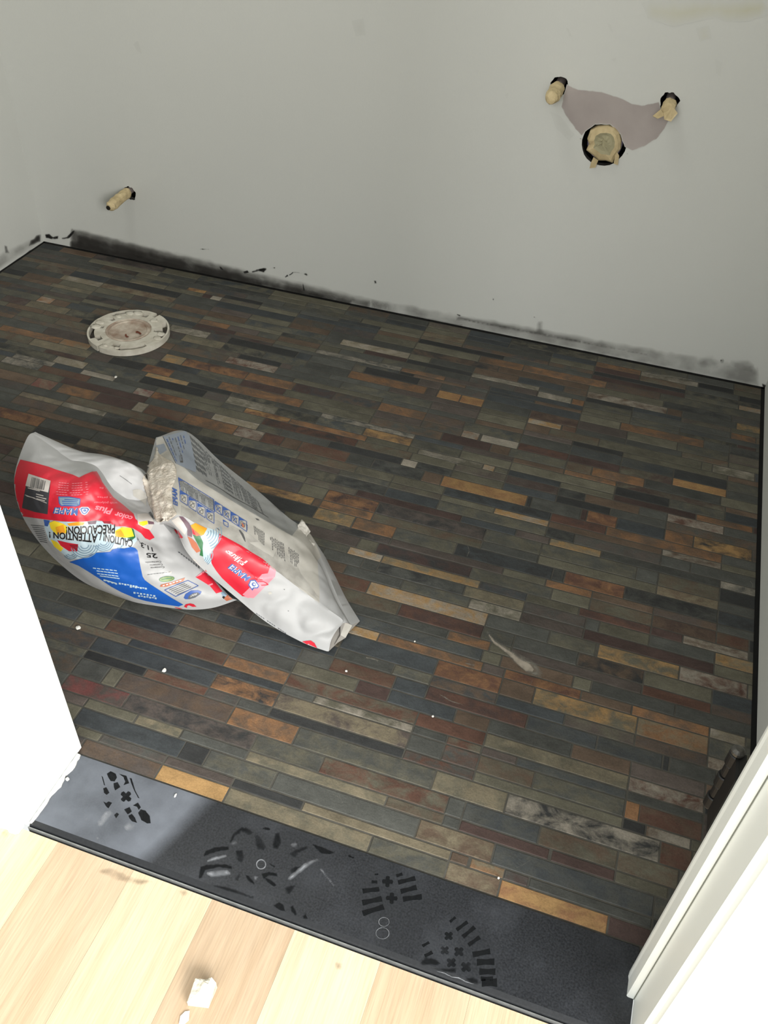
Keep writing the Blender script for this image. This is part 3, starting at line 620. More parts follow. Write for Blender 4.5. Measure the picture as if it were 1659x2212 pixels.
for pl, mi in (([(673, 34), (682, 38), (677, 45)], 4), ([(358, 203), (366, 208), (364, 220), (358, 214)], 4), ([(186, 278), (210, 285), (205, 292), (190, 287)], 4),
               ([(203, 262), (214, 261), (208, 266)], 4), ([(178, 325), (190, 326), (188, 336), (180, 335)], 6), ([(540, 290), (555, 290), (567, 303), (560, 303), (550, 295)], 4),
               ([(613, 310), (626, 309), (620, 315)], 4), ([(566, 320), (580, 310), (600, 312), (598, 345), (606, 372), (640, 385), (600, 385), (560, 372)], 7),
               ([(1420, 498), (1445, 488), (1460, 495), (1450, 512), (1438, 515)], 6), ([(1428, 500), (1440, 494), (1442, 508)], 4),
               ([(1320, 505), (1345, 480), (1400, 470), (1440, 520), (1420, 540), (1330, 530)], 8), ([(1470, 495), (1570, 495), (1605, 525), (1580, 555), (1540, 545), (1480, 520)], 8),
               ([(985, 478), (1005, 474), (1010, 488), (992, 492)], 6), ([(1376, 560), (1382, 535), (1388, 536), (1384, 565)], 6), ([(1625, 605), (1650, 615), (1659, 640), (1640, 640)], 4),
               ([(152, 190), (158, 189), (156, 195)], 6), ([(560, 95), (566, 90), (564, 100)], 7)):
    wm(s6(pl), mi, 0.0014, 0.7, 3)
for pl, mi in (([(807, 606), (812, 606), (814, 612), (809, 613)], 4), ([(511, 207), (516, 205), (518, 211), (513, 213)], 6), ([(306, 195), (311, 200), (321, 235), (315, 228)], 7),
               ([(288, 95), (298, 88), (306, 115), (296, 110)], 10), ([(885, 131), (899, 131), (898, 135), (886, 135)], 7), ([(888, 160), (896, 161), (893, 166)], 7),
               ([(872, 225), (875, 240), (872, 300), (869, 330), (870, 290)], 8), ([(1222, 60), (1228, 62), (1236, 80), (1230, 78)], 10), ([(1312, 50), (1320, 54), (1324, 70), (1318, 66)], 10),
               ([(1545, 128), (1560, 135), (1556, 165), (1546, 158)], 10), ([(1320, 128), (1332, 124), (1328, 134)], 10), ([(1090, 205), (1098, 200), (1096, 214)], 10),
               ([(1385, 5), (1440, 0), (1660, 0), (1660, 35), (1600, 50), (1530, 40), (1450, 60), (1400, 40)], 9), ([(1505, 60), (1530, 55), (1535, 82), (1512, 90)], 9),
               ([(818, 186), (823, 188), (820, 192)], 7), ([(1248, 300), (1256, 298), (1256, 302)], 4), ([(1350, 330), (1358, 331), (1356, 334)], 4),
               ([(1356, 318), (1374, 318), (1372, 320), (1356, 320)], 7), ([(760, 45), (785, 40), (790, 75), (768, 78)], 10), 
               ([(1188, 240), (1210, 250), (1240, 290), (1230, 305), (1200, 275)], 10)):
    wm(pl, mi, 0.0012 if mi < 8 else 0.0003, 1.0 if mi != 9 else 5, 4 if mi != 9 else 14)
wall_back = link(wbm, 'wall_back', [M_WALL, M_GRIME_L, M_BLACK, M_WALL, M_BLACKSMEAR, M_BARE, M_GRIME_D, M_GRIME_M, M_GRIME_L, M_YELLOW, M_SMUDGE])
tag(wall_back, 'white painted drywall with black grout smears along its foot', None, kind='structure')

lb = bmesh.new()
lb.loops.layers.float_color.new('fade')
box(lb, XL - 0.1, XL, 0.396, YB + 0.11, -0.03, 2.4)
def lmap(off):
    return lambda x, y: on_x(x, y, XL + off)
for pl, mi, off in (([(-30, 602), (88, 524), (84, 506), (40, 528), (-30, 560)], 2, 0.0005), ([(8, 530), (16, 532), (22, 548), (10, 548)], 3, 0.001), ([(78, 508), (90, 504), (88, 522), (60, 535), (66, 520)], 3, 0.001),
                    ([(-30, 612), (88, 529), (88, 525), (-30, 606)], 1, 0.0012)):
    soft(lb, rough(pl, 2, 7), lmap(off), mi, {1: 2, 2: 9, 3: 4}[mi])
tag(link(lb, 'wall_left', [M_WALL, M_BLACKSMEAR, M_GRIME_L, M_GRIME_D]), kind='structure')
rb = bmesh.new()
box(rb, XR, XR + 0.1, 0.396, YB + 0.11, -0.03, 2.4)
tag(link(rb, 'wall_right', [M_WALL]), kind='structure')
cb = bmesh.new()
box(cb, XL - 0.1, XR + 0.1, 0.396, YB + 0.1, 2.4, 2.45)
tag(link(cb, 'ceiling', [M_CEIL]), kind='structure')

# front wall with the doorway
JL, JR, YO = -0.558, 0.180, 0.396
fb = bmesh.new()
box(fb, -1.6, JL - 0.016, YO, 0.512, -0.002, 2.4)
box(fb, JL - 0.016, JR + 0.016, YO, 0.497, 2.06, 2.4)
box(fb, JR + 0.016, 1.6, YO, 0.494, -0.002, 2.4)
tag(link(fb, 'wall_front', [M_WALL]), kind='structure')

# white door frame: jambs, head, stop strip, casings
db = bmesh.new()
box(db, JL - 0.016, JL, YO, 0.514, 0.0022, 2.045)
box(db, JL - 0.016, JR + 0.016, YO, 0.497, 2.045, 2.06)
frame = link(db, 'trim_1', [M_WHITE])
tag(frame, 'white door jamb at the left end of the threshold', kind='structure')
jb = bmesh.new()
box(jb, JR, JR + 0.016, YO - 0.0015, 0.4955, 0.0022, 2.045)
M_CRACK = mat('paint_crack', rgb(120, 122, 114), 0.8, 0.2)
tag(link(jb, 'trim_2', [M_WHITE]), 'white door jamb at the right end of the threshold', kind='structure')
sb = bmesh.new()
prism(sb, [(0.182, 0.501), (0.1785, 0.4915), (0.1745, 0.4800), (0.172, 0.4735), (0.1712, 0.468), (0.172, 0.4635), (0.172, 0.4465), (0.1735, 0.4455), (0.1798, 0.4455), (0.184, 0.4455), (0.184, 0.501)], 0.0022, 2.045)
box(sb, 0.1793, 0.1803, 0.4440, 0.4456, 0.004, 2.04, 1)
tag(link(sb, 'trim_3', [M_WHITE, M_CRACK]), 'white door stop strip on the right jamb', kind='structure')
def casing(name, s, x, label):
    b = bmesh.new()
    prof = [(0.0, 0), (0.0, 0.011), (0.004, 0.0135), (0.012, 0.0140), (0.016, 0.0115), (0.022, 0.012), (0.044, 0.0165), (0.052, 0.0175), (0.057, 0.015), (0.057, 0)]
    pts = [(x + s * u, YO - d) for u, d in prof]
    prism(b, pts if s < 0 else pts[::-1], -0.0035, 2.11)
    bmesh.ops.recalc_face_normals(b, faces=b.faces)
    tag(link(b, name, [M_WHITE]), label, kind='structure')
casing('trim_4', -1, JL - 0.006, 'white door casing on the left of the doorway')
casing('trim_5', 1, JR + 0.006, 'white door casing on the right of the doorway')
bb = bmesh.new()
box(bb, 0.2435, 1.6, YO - 0.012, YO, -0.0035, 0.11)
box(bb, 0.2435, 1.6, YO - 0.008, YO, 0.11, 0.122)
tag(link(bb, 'baseboard_right', [M_WHITE]), kind='structure')
bb = bmesh.new()
box(bb, -1.6, -0.6215, YO - 0.012, YO, -0.0035, 0.11)
box(bb, -1.6, -0.6215, YO - 0.008, YO, 0.11, 0.122)
tag(link(bb, 'baseboard_left', [M_WHITE]), kind='structure')

# ------------------------------------------------------------------ granite threshold
def granite():
    m = mat('black_granite', rgb(24, 26, 29), 0.42, 0.3, mottle=0.5, scale=420, col2=rgb(46, 48, 52))
    nt = m.node_tree; N, Lk = nt.nodes, nt.links
    b = N['Principled BSDF']
    src = b.inputs['Base Color'].links[0].from_socket
    tc = N.new('ShaderNodeTexCoord')
    sp = N.new('ShaderNodeSeparateXYZ'); Lk.new(tc.outputs['Object'], sp.inputs[0])
    # wiped dust film, thick near the left end, ending along a slanted wipe line
    k = N.new('ShaderNodeMath'); k.operation = 'MULTIPLY_ADD'; k.inputs[1].default_value = -0.35; Lk.new(sp.outputs[1], k.inputs[0]); Lk.new(sp.outputs[0], k.inputs[2])
    r = N.new('ShaderNodeMapRange'); r.inputs[1].default_value = -0.553; r.inputs[2].default_value = -0.528; r.inputs[3].default_value = 1; r.inputs[4].default_value = 0
    Lk.new(k.outputs[0], r.inputs[0])
    n = N.new('ShaderNodeTexNoise'); n.inputs['Scale'].default_value = 16; n.inputs['Detail'].default_value = 6; Lk.new(tc.outputs['Object'], n.inputs['Vector'])
    r2 = N.new('ShaderNodeMapRange'); r2.inputs[1].default_value = 0.25; r2.inputs[2].default_value = 0.75; r2.inputs[3].default_value = 0.25; r2.inputs[4].default_value = 1.0
    Lk.new(n.outputs['Fac'], r2.inputs[0])
    m1 = N.new('ShaderNodeMath'); m1.operation = 'MULTIPLY'; Lk.new(r.outputs[0], m1.inputs[0]); Lk.new(r2.outputs[0], m1.inputs[1])
    r3 = N.new('ShaderNodeMapRange'); r3.inputs[1].default_value = 0.48; r3.inputs[2].default_value = 0.8; r3.inputs[3].default_value = 0.0; r3.inputs[4].default_value = 0.12
    Lk.new(n.outputs['Fac'], r3.inputs[0])
    mm = N.new('ShaderNodeMath'); mm.operation = 'MAXIMUM'; Lk.new(m1.outputs[0], mm.inputs[0]); Lk.new(r3.outputs[0], mm.inputs[1])
    mu = N.new('ShaderNodeMath'); mu.operation = 'MULTIPLY'; mu.inputs[1].default_value = 0.8; Lk.new(mm.outputs[0], mu.inputs[0])
    mx = N.new('ShaderNodeMix'); mx.data_type = 'RGBA'; Lk.new(mu.outputs[0], mx.inputs[0]); Lk.new(src, mx.inputs[6]); mx.inputs[7].default_value = rgb(122, 127, 136)
    Lk.new(mx.outputs[2], b.inputs['Base Color'])
    ro = N.new('ShaderNodeMapRange'); ro.inputs[3].default_value = 0.36; ro.inputs[4].default_value = 0.75; Lk.new(mm.outputs[0], ro.inputs[0]); Lk.new(ro.outputs[0], b.inputs['Roughness'])
    # mineral specks
    v = N.new('ShaderNodeTexNoise'); v.inputs['Scale'].default_value = 700; Lk.new(tc.outputs['Object'], v.inputs['Vector'])
    return m
M_GRANITE = granite()
M_GRANITE_EDGE = mat('granite_clean_edge', rgb(34, 36, 39), 0.3, 0.5, mottle=0.4, scale=300)
M_PRINT = film('boot_print_clean_stone', rgb(17, 19, 21), 0.95, 0.8, 120, 0.5)
M_PRINT_SOFT = film('smudged_boot_print', rgb(20, 22, 24), 0.85, 0.35, 60, 0.5)
M_CHALK = film('chalky_dust', rgb(160, 163, 168), 0.75, 0.1, 70, 0.9)
M_CAULK = mat('white_caulk', rgb(226, 226, 220), 0.6, 0.3, mottle=0.1, scale=80)
TT = 0.0022
thr = empty('threshold', (-0.19, 0.45, TT), 'black granite threshold slab with dusty boot prints across the doorway', 'threshold')
tb = bmesh.new()
tb.loops.layers.float_color.new('fade')
y0, y1, x0, x1 = 0.3965, 0.5045, JL + 0.0005, JR - 0.0005
prof = [(y0, -0.02), (y0, TT - 0.006), (y0 + 0.003, TT - 0.002), (y0 + 0.008, TT), (y1 - 0.001, TT), (y1, TT - 0.001), (y1, -0.02)]
A = [tb.verts.new((x0, y, z)) for y, z in prof]
Bv = [tb.verts.new((x1, y, z)) for y, z in prof]
for i in range(len(prof)):
    j = (i + 1) % len(prof)
    tb.faces.new((A[i], A[j], Bv[j], Bv[i])).material_index = 1 if i in (0, 1, 2) else 0
tb.faces.new(A[::-1]); tb.faces.new(Bv)
bmesh.ops.recalc_face_normals(tb, faces=tb.faces)
def tm(poly, mi, off=0.0002, amp=0.6, step=4, seed=0):
    if amp < 1:
        mark(tb, poly, fmap(TT + off), mi, amp, step, seed)
    else:
        soft(tb, rough(poly, amp, step, seed), fmap(TT + off), mi, {2: 2.5, 3: 4, 4: 5}[mi])
def q1(pts): return [(80 + x / 4.1475, 1640 + y / 4.1475) for x, y in pts]
def q2(pts): return [(420 + x / 4.608, 1750 + y / 4.608) for x, y in pts]
def q3(pts): return [(770 + x / 4.879, 1850 + y / 4.879) for x, y in pts]
def cross(cx, cy, r, ang):
    pts = []
    for i in range(16):
        t = ang + i * math.pi / 8
        rr = r * (1.0, 0.93, 0.5, 0.93)[i % 4]
        pts.append((cx + rr * math.cos(t), cy + rr * math.sin(t)))
    return pts
for pl in ([(625, 130), (660, 108), (705, 130), (715, 165), (695, 200), (660, 195), (638, 160)], [(685, 215), (722, 205), (745, 250), (700, 280), (688, 250)],
           [(578, 148), (590, 160), (610, 235), (600, 230)], [(592, 262), (620, 250), (648, 300), (622, 320), (600, 300)],
           [(735, 130), (800, 150), (825, 215), (775, 232), (790, 200), (775, 160)], [(830, 170), (848, 172), (880, 280), (918, 352), (905, 345), (860, 260)],
           [(592, 378), (620, 392), (640, 378), (672, 390), (640, 440), (620, 425)], [(692, 500), (715, 478), (735, 492), (708, 530)], [(780, 450), (828, 428), (850, 470), (812, 495)],
           [(818, 505), (850, 490), (878, 525), (895, 570), (850, 555), (828, 530)], [(860, 415), (905, 388), (930, 430), (912, 455), (895, 425)],
           [(905, 480), (930, 450), (970, 460), (1010, 510), (1018, 575), (985, 575), (935, 545)]):
    tm(q1(pl), 2, amp=0.5)
tm(q1(cross(797, 335, 55, 0.75)), 2)
for pl in ([(530, 560), (600, 470), (660, 450), (690, 490), (640, 540), (590, 600), (545, 605)], [(765, 600), (820, 555), (880, 580), (870, 640), (800, 645)], [(420, 540), (445, 515), (465, 540), (440, 560)],
           [(525, 700), (550, 690), (560, 715), (535, 722)]):
    tm(q1(pl), 4, 0.0001, 1.5)
# smudged print in the middle
for pl, mi in (([(75, 470), (110, 400), (200, 365), (340, 360), (350, 395), (250, 410), (150, 440)], 2), ([(40, 690), (55, 560), (120, 540), (300, 535), (380, 560), (370, 590), (250, 570), (110, 600), (80, 670)], 2),
               ([(160, 735), (250, 745), (420, 790), (600, 860), (580, 890), (400, 830), (200, 770)], 3), ([(110, 500), (200, 460), (330, 435), (320, 470), (210, 505), (130, 520)], 4),
               ([(100, 620), (200, 595), (330, 590), (380, 640), (300, 660), (160, 670)], 4), ([(345, 310), (380, 230), (470, 160), (540, 180), (600, 220), (560, 260), (470, 220), (400, 270), (370, 340)], 3),
               ([(355, 330), (380, 295), (440, 300), (430, 345), (370, 355)], 4), ([(600, 230), (660, 260), (720, 370), (690, 400), (630, 400), (600, 330)], 3),
               ([(770, 340), (800, 230), (850, 210), (870, 330), (830, 390), (780, 380)], 3), ([(400, 400), (480, 390), (500, 470), (470, 540), (420, 500)], 3),
               ([(665, 170), (730, 170), (780, 195), (740, 205), (690, 195)], 2), ([(740, 520), (800, 555), (830, 570), (790, 575), (745, 545)], 2), ([(665, 630), (740, 610), (825, 625), (830, 660), (740, 655), (690, 690)], 2),
               ([(690, 660), (760, 690), (830, 745), (790, 765), (720, 720)], 2), ([(500, 640), (540, 650), (610, 735), (590, 745), (520, 690)], 2), ([(930, 440), (1000, 390), (1120, 350), (1140, 390), (1050, 420), (1000, 480)], 3),
               ([(1170, 330), (1250, 360), (1420, 420), (1350, 440), (1270, 440), (1200, 380)], 2), ([(1480, 440), (1550, 445), (1620, 485), (1560, 480)], 2), ([(945, 590), (1000, 555), (1080, 555), (1040, 640), (980, 665)], 3),
               ([(890, 770), (960, 740), (1020, 745), (960, 830), (920, 850)], 3), ([(775, 950), (840, 910), (890, 940), (910, 1010), (850, 1000)], 2), ([(955, 960), (985, 940), (1025, 1040), (1000, 1050), (960, 1010)], 2),
               ([(1075, 1050), (1110, 1030), (1140, 1090), (1090, 1080)], 2), ([(900, 690), (960, 700), (1180, 530), (1250, 500), (1240, 470), (1100, 520)], 4), ([(940, 330), (1000, 320), (1040, 330), (990, 390)], 4),
               ([(1220, 560), (1280, 590), (1420, 780), (1540, 860), (1500, 850), (1380, 760)], 4), ([(400, 680), (440, 620), (470, 640), (430, 720)], 3), ([(590, 650), (640, 660), (620, 700), (590, 690)], 4)):
    tm(q2(pl), mi, {2: 0.0003, 3: 0.0002, 4: 0.00025}[mi], 1.6, 4, len(pl))
ring = fill2d([q2(ellipse(664, 540, 51, 51, n=24)), q2(ellipse(664, 540, 40, 41, n=24))])
stamp(tb, ring, fmap(TT + 0.0005), 4)
# two crisp prints to the right
def bar(x0, y0, x1, y1, w): return strip([(x0, y0), ((x0 + x1) / 2, (y0 + y1) / 2), (x1, y1)], [w, w * 0.78, w])
for c in ((328, 265, 60), (372, 440, 62)):
    tm(q3(cross(c[0], c[1], c[2], 0.05 + math.pi / 2)), 2)
for c in ((972, 838, 52), (930, 990, 52), (1080, 1005, 58)):
    tm(q3(cross(c[0], c[1], c[2], 0.8)), 3, 0.0003)
for c in ((1000, 1120, 58), (1155, 1165, 62)):
    tm(q3(cross(c[0], c[1], c[2], 0.75)), 3, 0.0003)
for bq in ((65, 365, 240, 345, 52), (62, 490, 268, 445, 60), (65, 600, 288, 530, 62), (438, 275, 620, 230, 50), (465, 370, 635, 325, 55), (490, 450, 690, 425, 58), (160, 268, 220, 270, 36), (420, 205, 485, 185, 36), (195, 188, 230, 188, 16)):
    tm(q3(bar(*bq)), 2)
for bq in ((985, 690, 1045, 640, 30), (1055, 775, 1170, 690, 42), (1120, 850, 1245, 745, 46), (1180, 935, 1300, 850, 46), (1225, 1035, 1410, 1000, 62), (1270, 1115, 1455, 1110, 72), (1295, 1215, 1465, 1215, 70), (1320, 1330, 1480, 1330, 90),
           (1310, 1290, 1440, 1290, 50), (695, 945, 765, 905, 34), (720, 1050, 800, 1010, 40)):
    tm(q3(bar(*bq)), 2)
for pl in ([(660, 1130), (720, 1060), (830, 1075), (900, 1130), (850, 1150), (700, 1150)], [(760, 1170), (900, 1180), (1060, 1170), (1050, 1230), (940, 1225), (850, 1200)], [(1130, 1290), (1230, 1270), (1290, 1290), (1290, 1365), (1200, 1340)],
           [(850, 740), (870, 735), (865, 755)]):
    tm(q3(pl), 3, 0.0002, 1.5)
tm(q3(strip([(850, 1210), (930, 1230), (1000, 1270), (1080, 1280), (1150, 1320), (1235, 1345)], [4, 9, 6, 12, 8, 4])), 4, 0.0004)
for e in ((290, 690, 58, 50), (275, 810, 72, 62)):
    stamp(tb, fill2d([q3(ellipse(*e)), q3(ellipse(e[0], e[1], e[2] - 5, e[3] - 5))]), fmap(TT + 0.0002), 4)
# chalk-white caulk dust along the left end
tm([(168, 1632), (164, 1650), (120, 1712), (88, 1752), (70, 1784), (64, 1786), (84, 1740), (118, 1690)], 4, 0.0002, 2.5, 6)
slab = link(tb, 'slab', [M_GRANITE, M_GRANITE_EDGE, M_PRINT, M_PRINT_SOFT, M_CHALK, M_CAULK], thr)
M_METAL = mat('dull_metal', rgb(150, 152, 152), 0.45, 0.5, mottle=0.3, scale=90, metal=0.6)
eb = bmesh.new()
box(eb, x0, x1, 0.3948, 0.3962, -0.02, -0.0008)
tag(link(eb, 'edge_strip', [M_METAL], thr), 'thin dull metal edge strip')
cb2 = bmesh.new()
pts = [(-0.5572, 0.3985), (-0.5545, 0.3990), (-0.5520, 0.42), (-0.5530, 0.44), (-0.5495, 0.455), (-0.5525, 0.47), (-0.5490, 0.485), (-0.5520, 0.503), (-0.5572, 0.5035)]
pts = rough(pts, 0.0012, 0.004, 3)
prism(cb2, [(max(-0.5573, a), b) for a, b in pts], TT - 0.0005, TT + 0.0022)
link(cb2, 'caulk_bead', [M_CAULK], thr)

# ------------------------------------------------------------------ black hinge on the right jamb
M_HINGE = mat('black_hinge_metal', rgb(11, 10, 10), 0.5, 0.4, mottle=0.3, scale=120)
M_PIN = mat('worn_hinge_tip', rgb(96, 94, 90), 0.4, 0.5, mottle=0.5, scale=200, metal=0.7)
hx, hy = 0.1778, 0.5195
hin = empty('door_hinge', (hx, hy, 0.29), 'black door hinge on the right door jamb above the slate floor', 'hinge')
def tube(bm, c0, axis, prof, n=20, mi=0, cap=True):
    """Lathe: prof = (distance along axis, radius)."""
    axis = Vector(axis).normalized()
    u = axis.orthogonal().normalized()
    w = axis.cross(u)
    rings = []
    for d, r in prof:
        rings.append([bm.verts.new(Vector(c0) + axis * d + (u * math.cos(2 * math.pi * i / n) + w * math.sin(2 * math.pi * i / n)) * r) for i in range(n)])
    for a, b in zip(rings, rings[1:]):
        for i in range(n):
            bm.faces.new((a[i], a[(i + 1) % n], b[(i + 1) % n], b[i])).material_index = mi
    if cap:
        bm.faces.new(rings[0][::-1]).material_index = mi
        bm.faces.new(rings[-1]).material_index = mi
    return rings
z0, hl = 0.287, 0.086
for i in range(5):
    kb = bmesh.new()
    a, b = z0 + hl * i / 5 + 0.0005, z0 + hl * (i + 1) / 5 - 0.0005
    r = 0.0066 if i % 2 == 0 else 0.0050
    tube(kb, (hx, hy, a), (0, 0, 1), [(0, r * 0.85), (0.001, r), (b - a - 0.001, r), (b - a, r * 0.85)])
    link(kb, 'knuckle', [M_HINGE], hin, smooth=False)
pb = bmesh.new()
tube(pb, (hx, hy, z0 - 0.004), (0, 0, 1), [(0, 0.003), (0.002, 0.0045), (0.004, 0.004), (0.004 + hl, 0.004), (hl + 0.005, 0.0062), (hl + 0.008, 0.006), (hl + 0.0105, 0.003)])
tag(link(pb, 'pin', [M_PIN], hin), 'worn metal hinge pin')
lf = bmesh.new()
box(lf, 0.1768, 0.1797, 0.4905, 0.5195, z0 - 0.001, z0 + hl)
tag(link(lf, 'leaf', [M_HINGE], hin))
jbk = bmesh.new()
box(jbk, 0.1798, 0.186, 0.497, 0.5200, z0 - 0.001, z0 + hl)
link(jbk, 'leaf', [M_HINGE], hin)

# ------------------------------------------------------------------ taped pipe stubs in the back wall
M_TAPE = mat('beige_masking_tape', rgb(206, 188, 148), 0.7, 0.3, mottle=0.22, scale=55, bump=0.5, bscale=120, col2=rgb(176, 158, 120))
M_TAPE2 = mat('grey_stained_tape', rgb(158, 152, 122), 0.7, 0.3, mottle=0.2, scale=60)
M_PIPE = mat('grey_pipe', rgb(150, 138, 132), 0.5, 0.4, mottle=0.2, scale=50)
M_PVC = mat('violet_primed_drain_pipe', rgb(112, 104, 128), 0.5, 0.4, mottle=0.4, scale=30)
def stub(px, py, label, L, tilt, r, seed, beak=None):
    c = on_y(px, py, YB)
    e = empty('pipe_stub', c, label, 'pipe', 'taped water pipe stubs in the back wall')
    b = bmesh.new()
    ax = Vector((tilt[0], -1, tilt[1])).normalized()
    tube(b, c - ax * 0.085, ax, [(0, r * 0.72), (0.085 + L * 0.6, r * 0.72)], n=18)
    link(b, 'pipe', [M_PIPE], e, smooth=False)
    b = bmesh.new()
    prof = [(0.004, r * 0.86), (0.010, r * 1.02), (L * 0.3, r * 1.06), (L * 0.55, r * 1.0), (L * 0.78, r * 1.05), (L * 0.92, r * 0.92), (L, r * 0.6), (L + 0.001, r * 0.15)]
    prof2 = []
    for (d0, r0), (d1, r1) in zip(prof, prof[1:]):
        for k in range(3):
            prof2.append((d0 + (d1 - d0) * k / 3, r0 + (r1 - r0) * k / 3))
    prof2.append(prof[-1])
    rings = tube(b, c, ax, prof2, n=26)
    for v in b.verts:
        p = v.co * 95 + Vector((seed * 3.1, 0, 0))
        d = (v.co - c)
        t = d.dot(ax)
        rad = d - ax * t
        if rad.length > 1e-5:
            v.co += rad.normalized() * (noise.noise(p) * r * 0.22 + noise.noise(p * 3) * r * 0.10)
    if beak:      # loose tape end
        for poly in beak:
            vs = [b.verts.new(c + Vector(q)) for q in poly]
            f = b.faces.new(vs)
            ex = bmesh.ops.extrude_face_region(b, geom=[f])
            for v in ex['geom']:
                if isinstance(v, bmesh.types.BMVert):
                    v.co += Vector((0.0006, -0.0008, 0.0004))
    bmesh.ops.recalc_face_normals(b, faces=b.faces)
    link(b, 'tape_wrap', [M_TAPE, M_TAPE2], e, smooth=False)
    return e
stub(1205.5, 188, 'beige taped pipe stub above and left of the drain hole', 0.060, (-0.02, -0.10), 0.0125, 1)
stub(1447, 221, 'beige taped pipe stub with a loose tape end right of the drain hole', 0.034, (0.02, -0.12), 0.0115, 2,
     beak=[[(-0.009, -0.030, -0.004), (0.006, -0.034, 0.004), (0.018, -0.030, -0.008), (0.010, -0.036, -0.022), (-0.002, -0.036, -0.020)],
           [(-0.006, -0.028, 0.002), (-0.024, -0.026, -0.020), (-0.014, -0.030, -0.022), (0.000, -0.034, -0.012)]])
s3 = stub(277, 414, 'beige taped pipe stub low on the wall behind the toilet flange', 0.088, (0.02, -0.05), 0.0115, 3)
M_MOUTH_SHADE = mat('painted_mouth_shade', rgb(30, 28, 22), 0.8, 0.2)  # solid disc, its dark colour gives the shade inside the pipe
b = bmesh.new()
c = on_y(277, 414, YB) + Vector((0.0012, -0.0905, -0.0045))
tube(b, c, (0.02, -1, -0.05), [(0, 0.0052), (0.0016, 0.0052), (0.0020, 0.004)], n=12)
tag(link(b, 'mouth_shade_disc', [M_MOUTH_SHADE], s3), 'dark disc painted as the shade of the open pipe end')
# drain
c = on_y(1305, 309, YB)
dr = empty('drain_pipe', c, 'beige taped drain pipe in the large round wall hole', 'pipe')
b = bmesh.new()
r = tube(b, c + Vector((0.001, 0.085, -0.001)), (0, -1, 0), [(0, 0.033), (0.080, 0.033), (0.080, 0.0295), (0, 0.0295)], n=36, cap=False)
bmesh.ops.recalc_face_normals(b, faces=b.faces)
link(b, 'pipe', [M_PVC], dr, smooth=False)
b = bmesh.new()
outline = [(-0.0305, 0.020), (-0.018, 0.030), (0.000, 0.034), (0.014, 0.032), (0.024, 0.024), (0.031, 0.010), (0.033, -0.006), (0.026, -0.021), (0.024, -0.034), (0.010, -0.032), (-0.004, -0.034), (-0.016, -0.026), (-0.031, -0.018), (-0.028, -0.006), (-0.033, 0.004)]
outline = [(x * 0.98, z * 0.95) for x, z in outline]
n = len(outline)
layers = []
for s, y in ((1.0, 0.020), (1.03, 0.004), (1.0, -0.004), (0.86, -0.010), (0.62, -0.0125), (0.45, -0.011), (0.2, -0.0115)):
    layers.append([b.verts.new(c + Vector((x * s + (0.0015 if s < 0.7 else 0), y + 0.0025 * noise.noise(Vector((x * 90, z * 90, s * 5))), z * s + (0.003 if s < 0.7 else 0)))) for x, z in outline])
for li, (a, d) in enumerate(zip(layers, layers[1:])):
    for i in range(n):
        b.faces.new((a[i], a[(i + 1) % n], d[(i + 1) % n], d[i])).material_index = 1 if li >= 4 else 0
b.faces.new(layers[-1]).material_index = 1
for poly in ([(-0.014, -0.008, -0.026), (-0.004, -0.010, -0.030), (-0.007, -0.006, -0.046), (-0.018, -0.003, -0.050), (-0.017, -0.006, -0.038)], [(0.024, -0.006, -0.006), (0.033, -0.004, -0.018), (0.034, -0.002, -0.036), (0.026, -0.004, -0.034)]):
    f = b.faces.new([b.verts.new(c + Vector(q)) for q in poly])
    f.material_index = 0
    ex = bmesh.ops.extrude_face_region(b, geom=[f])
    for v in ex['geom']:
        if isinstance(v, bmesh.types.BMVert):
            v.co += Vector((0.0003, -0.0009, 0.0003))
bmesh.ops.recalc_face_normals(b, faces=b.faces)
link(b, 'tape_cover', [M_TAPE, M_TAPE2], dr)

# ------------------------------------------------------------------ toilet flange
M_FLANGE = mat('plastered_white_flange', rgb(206, 202, 190), 0.65, 0.3, mottle=0.22, scale=45, bump=0.4, bscale=90, col2=rgb(176, 170, 156))
M_FPLUG = mat('dirty_flange_plug', rgb(190, 180, 166), 0.8, 0.2, mottle=0.5, scale=38, bump=0.5, bscale=70, col2=rgb(138, 116, 100))
M_RUST = mat('rust_spot', rgb(112, 62, 46), 0.8, 0.2, mottle=0.3, scale=150)
fc = Vector((-1.050, 1.4605, 0))
fl = empty('toilet_flange', fc, 'white round toilet flange smeared with plaster set in the slate floor', 'flange')
b = bmesh.new()
R0, R1, FH, FL0 = 0.050, 0.0885, 0.0135, 0.0006
rad = [R0, 0.056, 0.062, 0.067, 0.0735, 0.079, 0.0845, R1]
NT = 120
slots = [(14, 62, 4, 5), (118, 165, 4, 5), (200, 246, 4, 5), (300, 346, 4, 5), (100, 110, 2, 3), (240, 258, 2, 3), (288, 304, 2, 3), (30, 42, 1, 3), (168, 176, 1, 2), (205, 214, 1, 2)]
rot = math.radians(-17)
notch = [(90, 4), (271, 2.4)]
grid = [[b.verts.new(fc + Vector((r * math.cos(2 * math.pi * i / NT + rot), r * math.sin(2 * math.pi * i / NT + rot), FH + 0.0007 * noise.noise(Vector((r * 160, i * 0.35, 3))))) ) for i in range(NT)] for r in rad]
keep = []
for ri in range(len(rad) - 1):
    for i in range(NT):
        deg = (i + 0.5) * 360 / NT
        if any(a <= deg <= e and s <= ri <= t for a, e, s, t in slots):
            continue
        if any(abs(deg - a) < w and ri >= 4 for a, w in notch):
            continue
        keep.append(b.faces.new((grid[ri][i], grid[ri + 1][i], grid[ri + 1][(i + 1) % NT], grid[ri][(i + 1) % NT])))
bmesh.ops.delete(b, geom=[v for v in b.verts if not v.link_faces], context='VERTS')
ex = bmesh.ops.extrude_face_region(b, geom=b.faces[:])
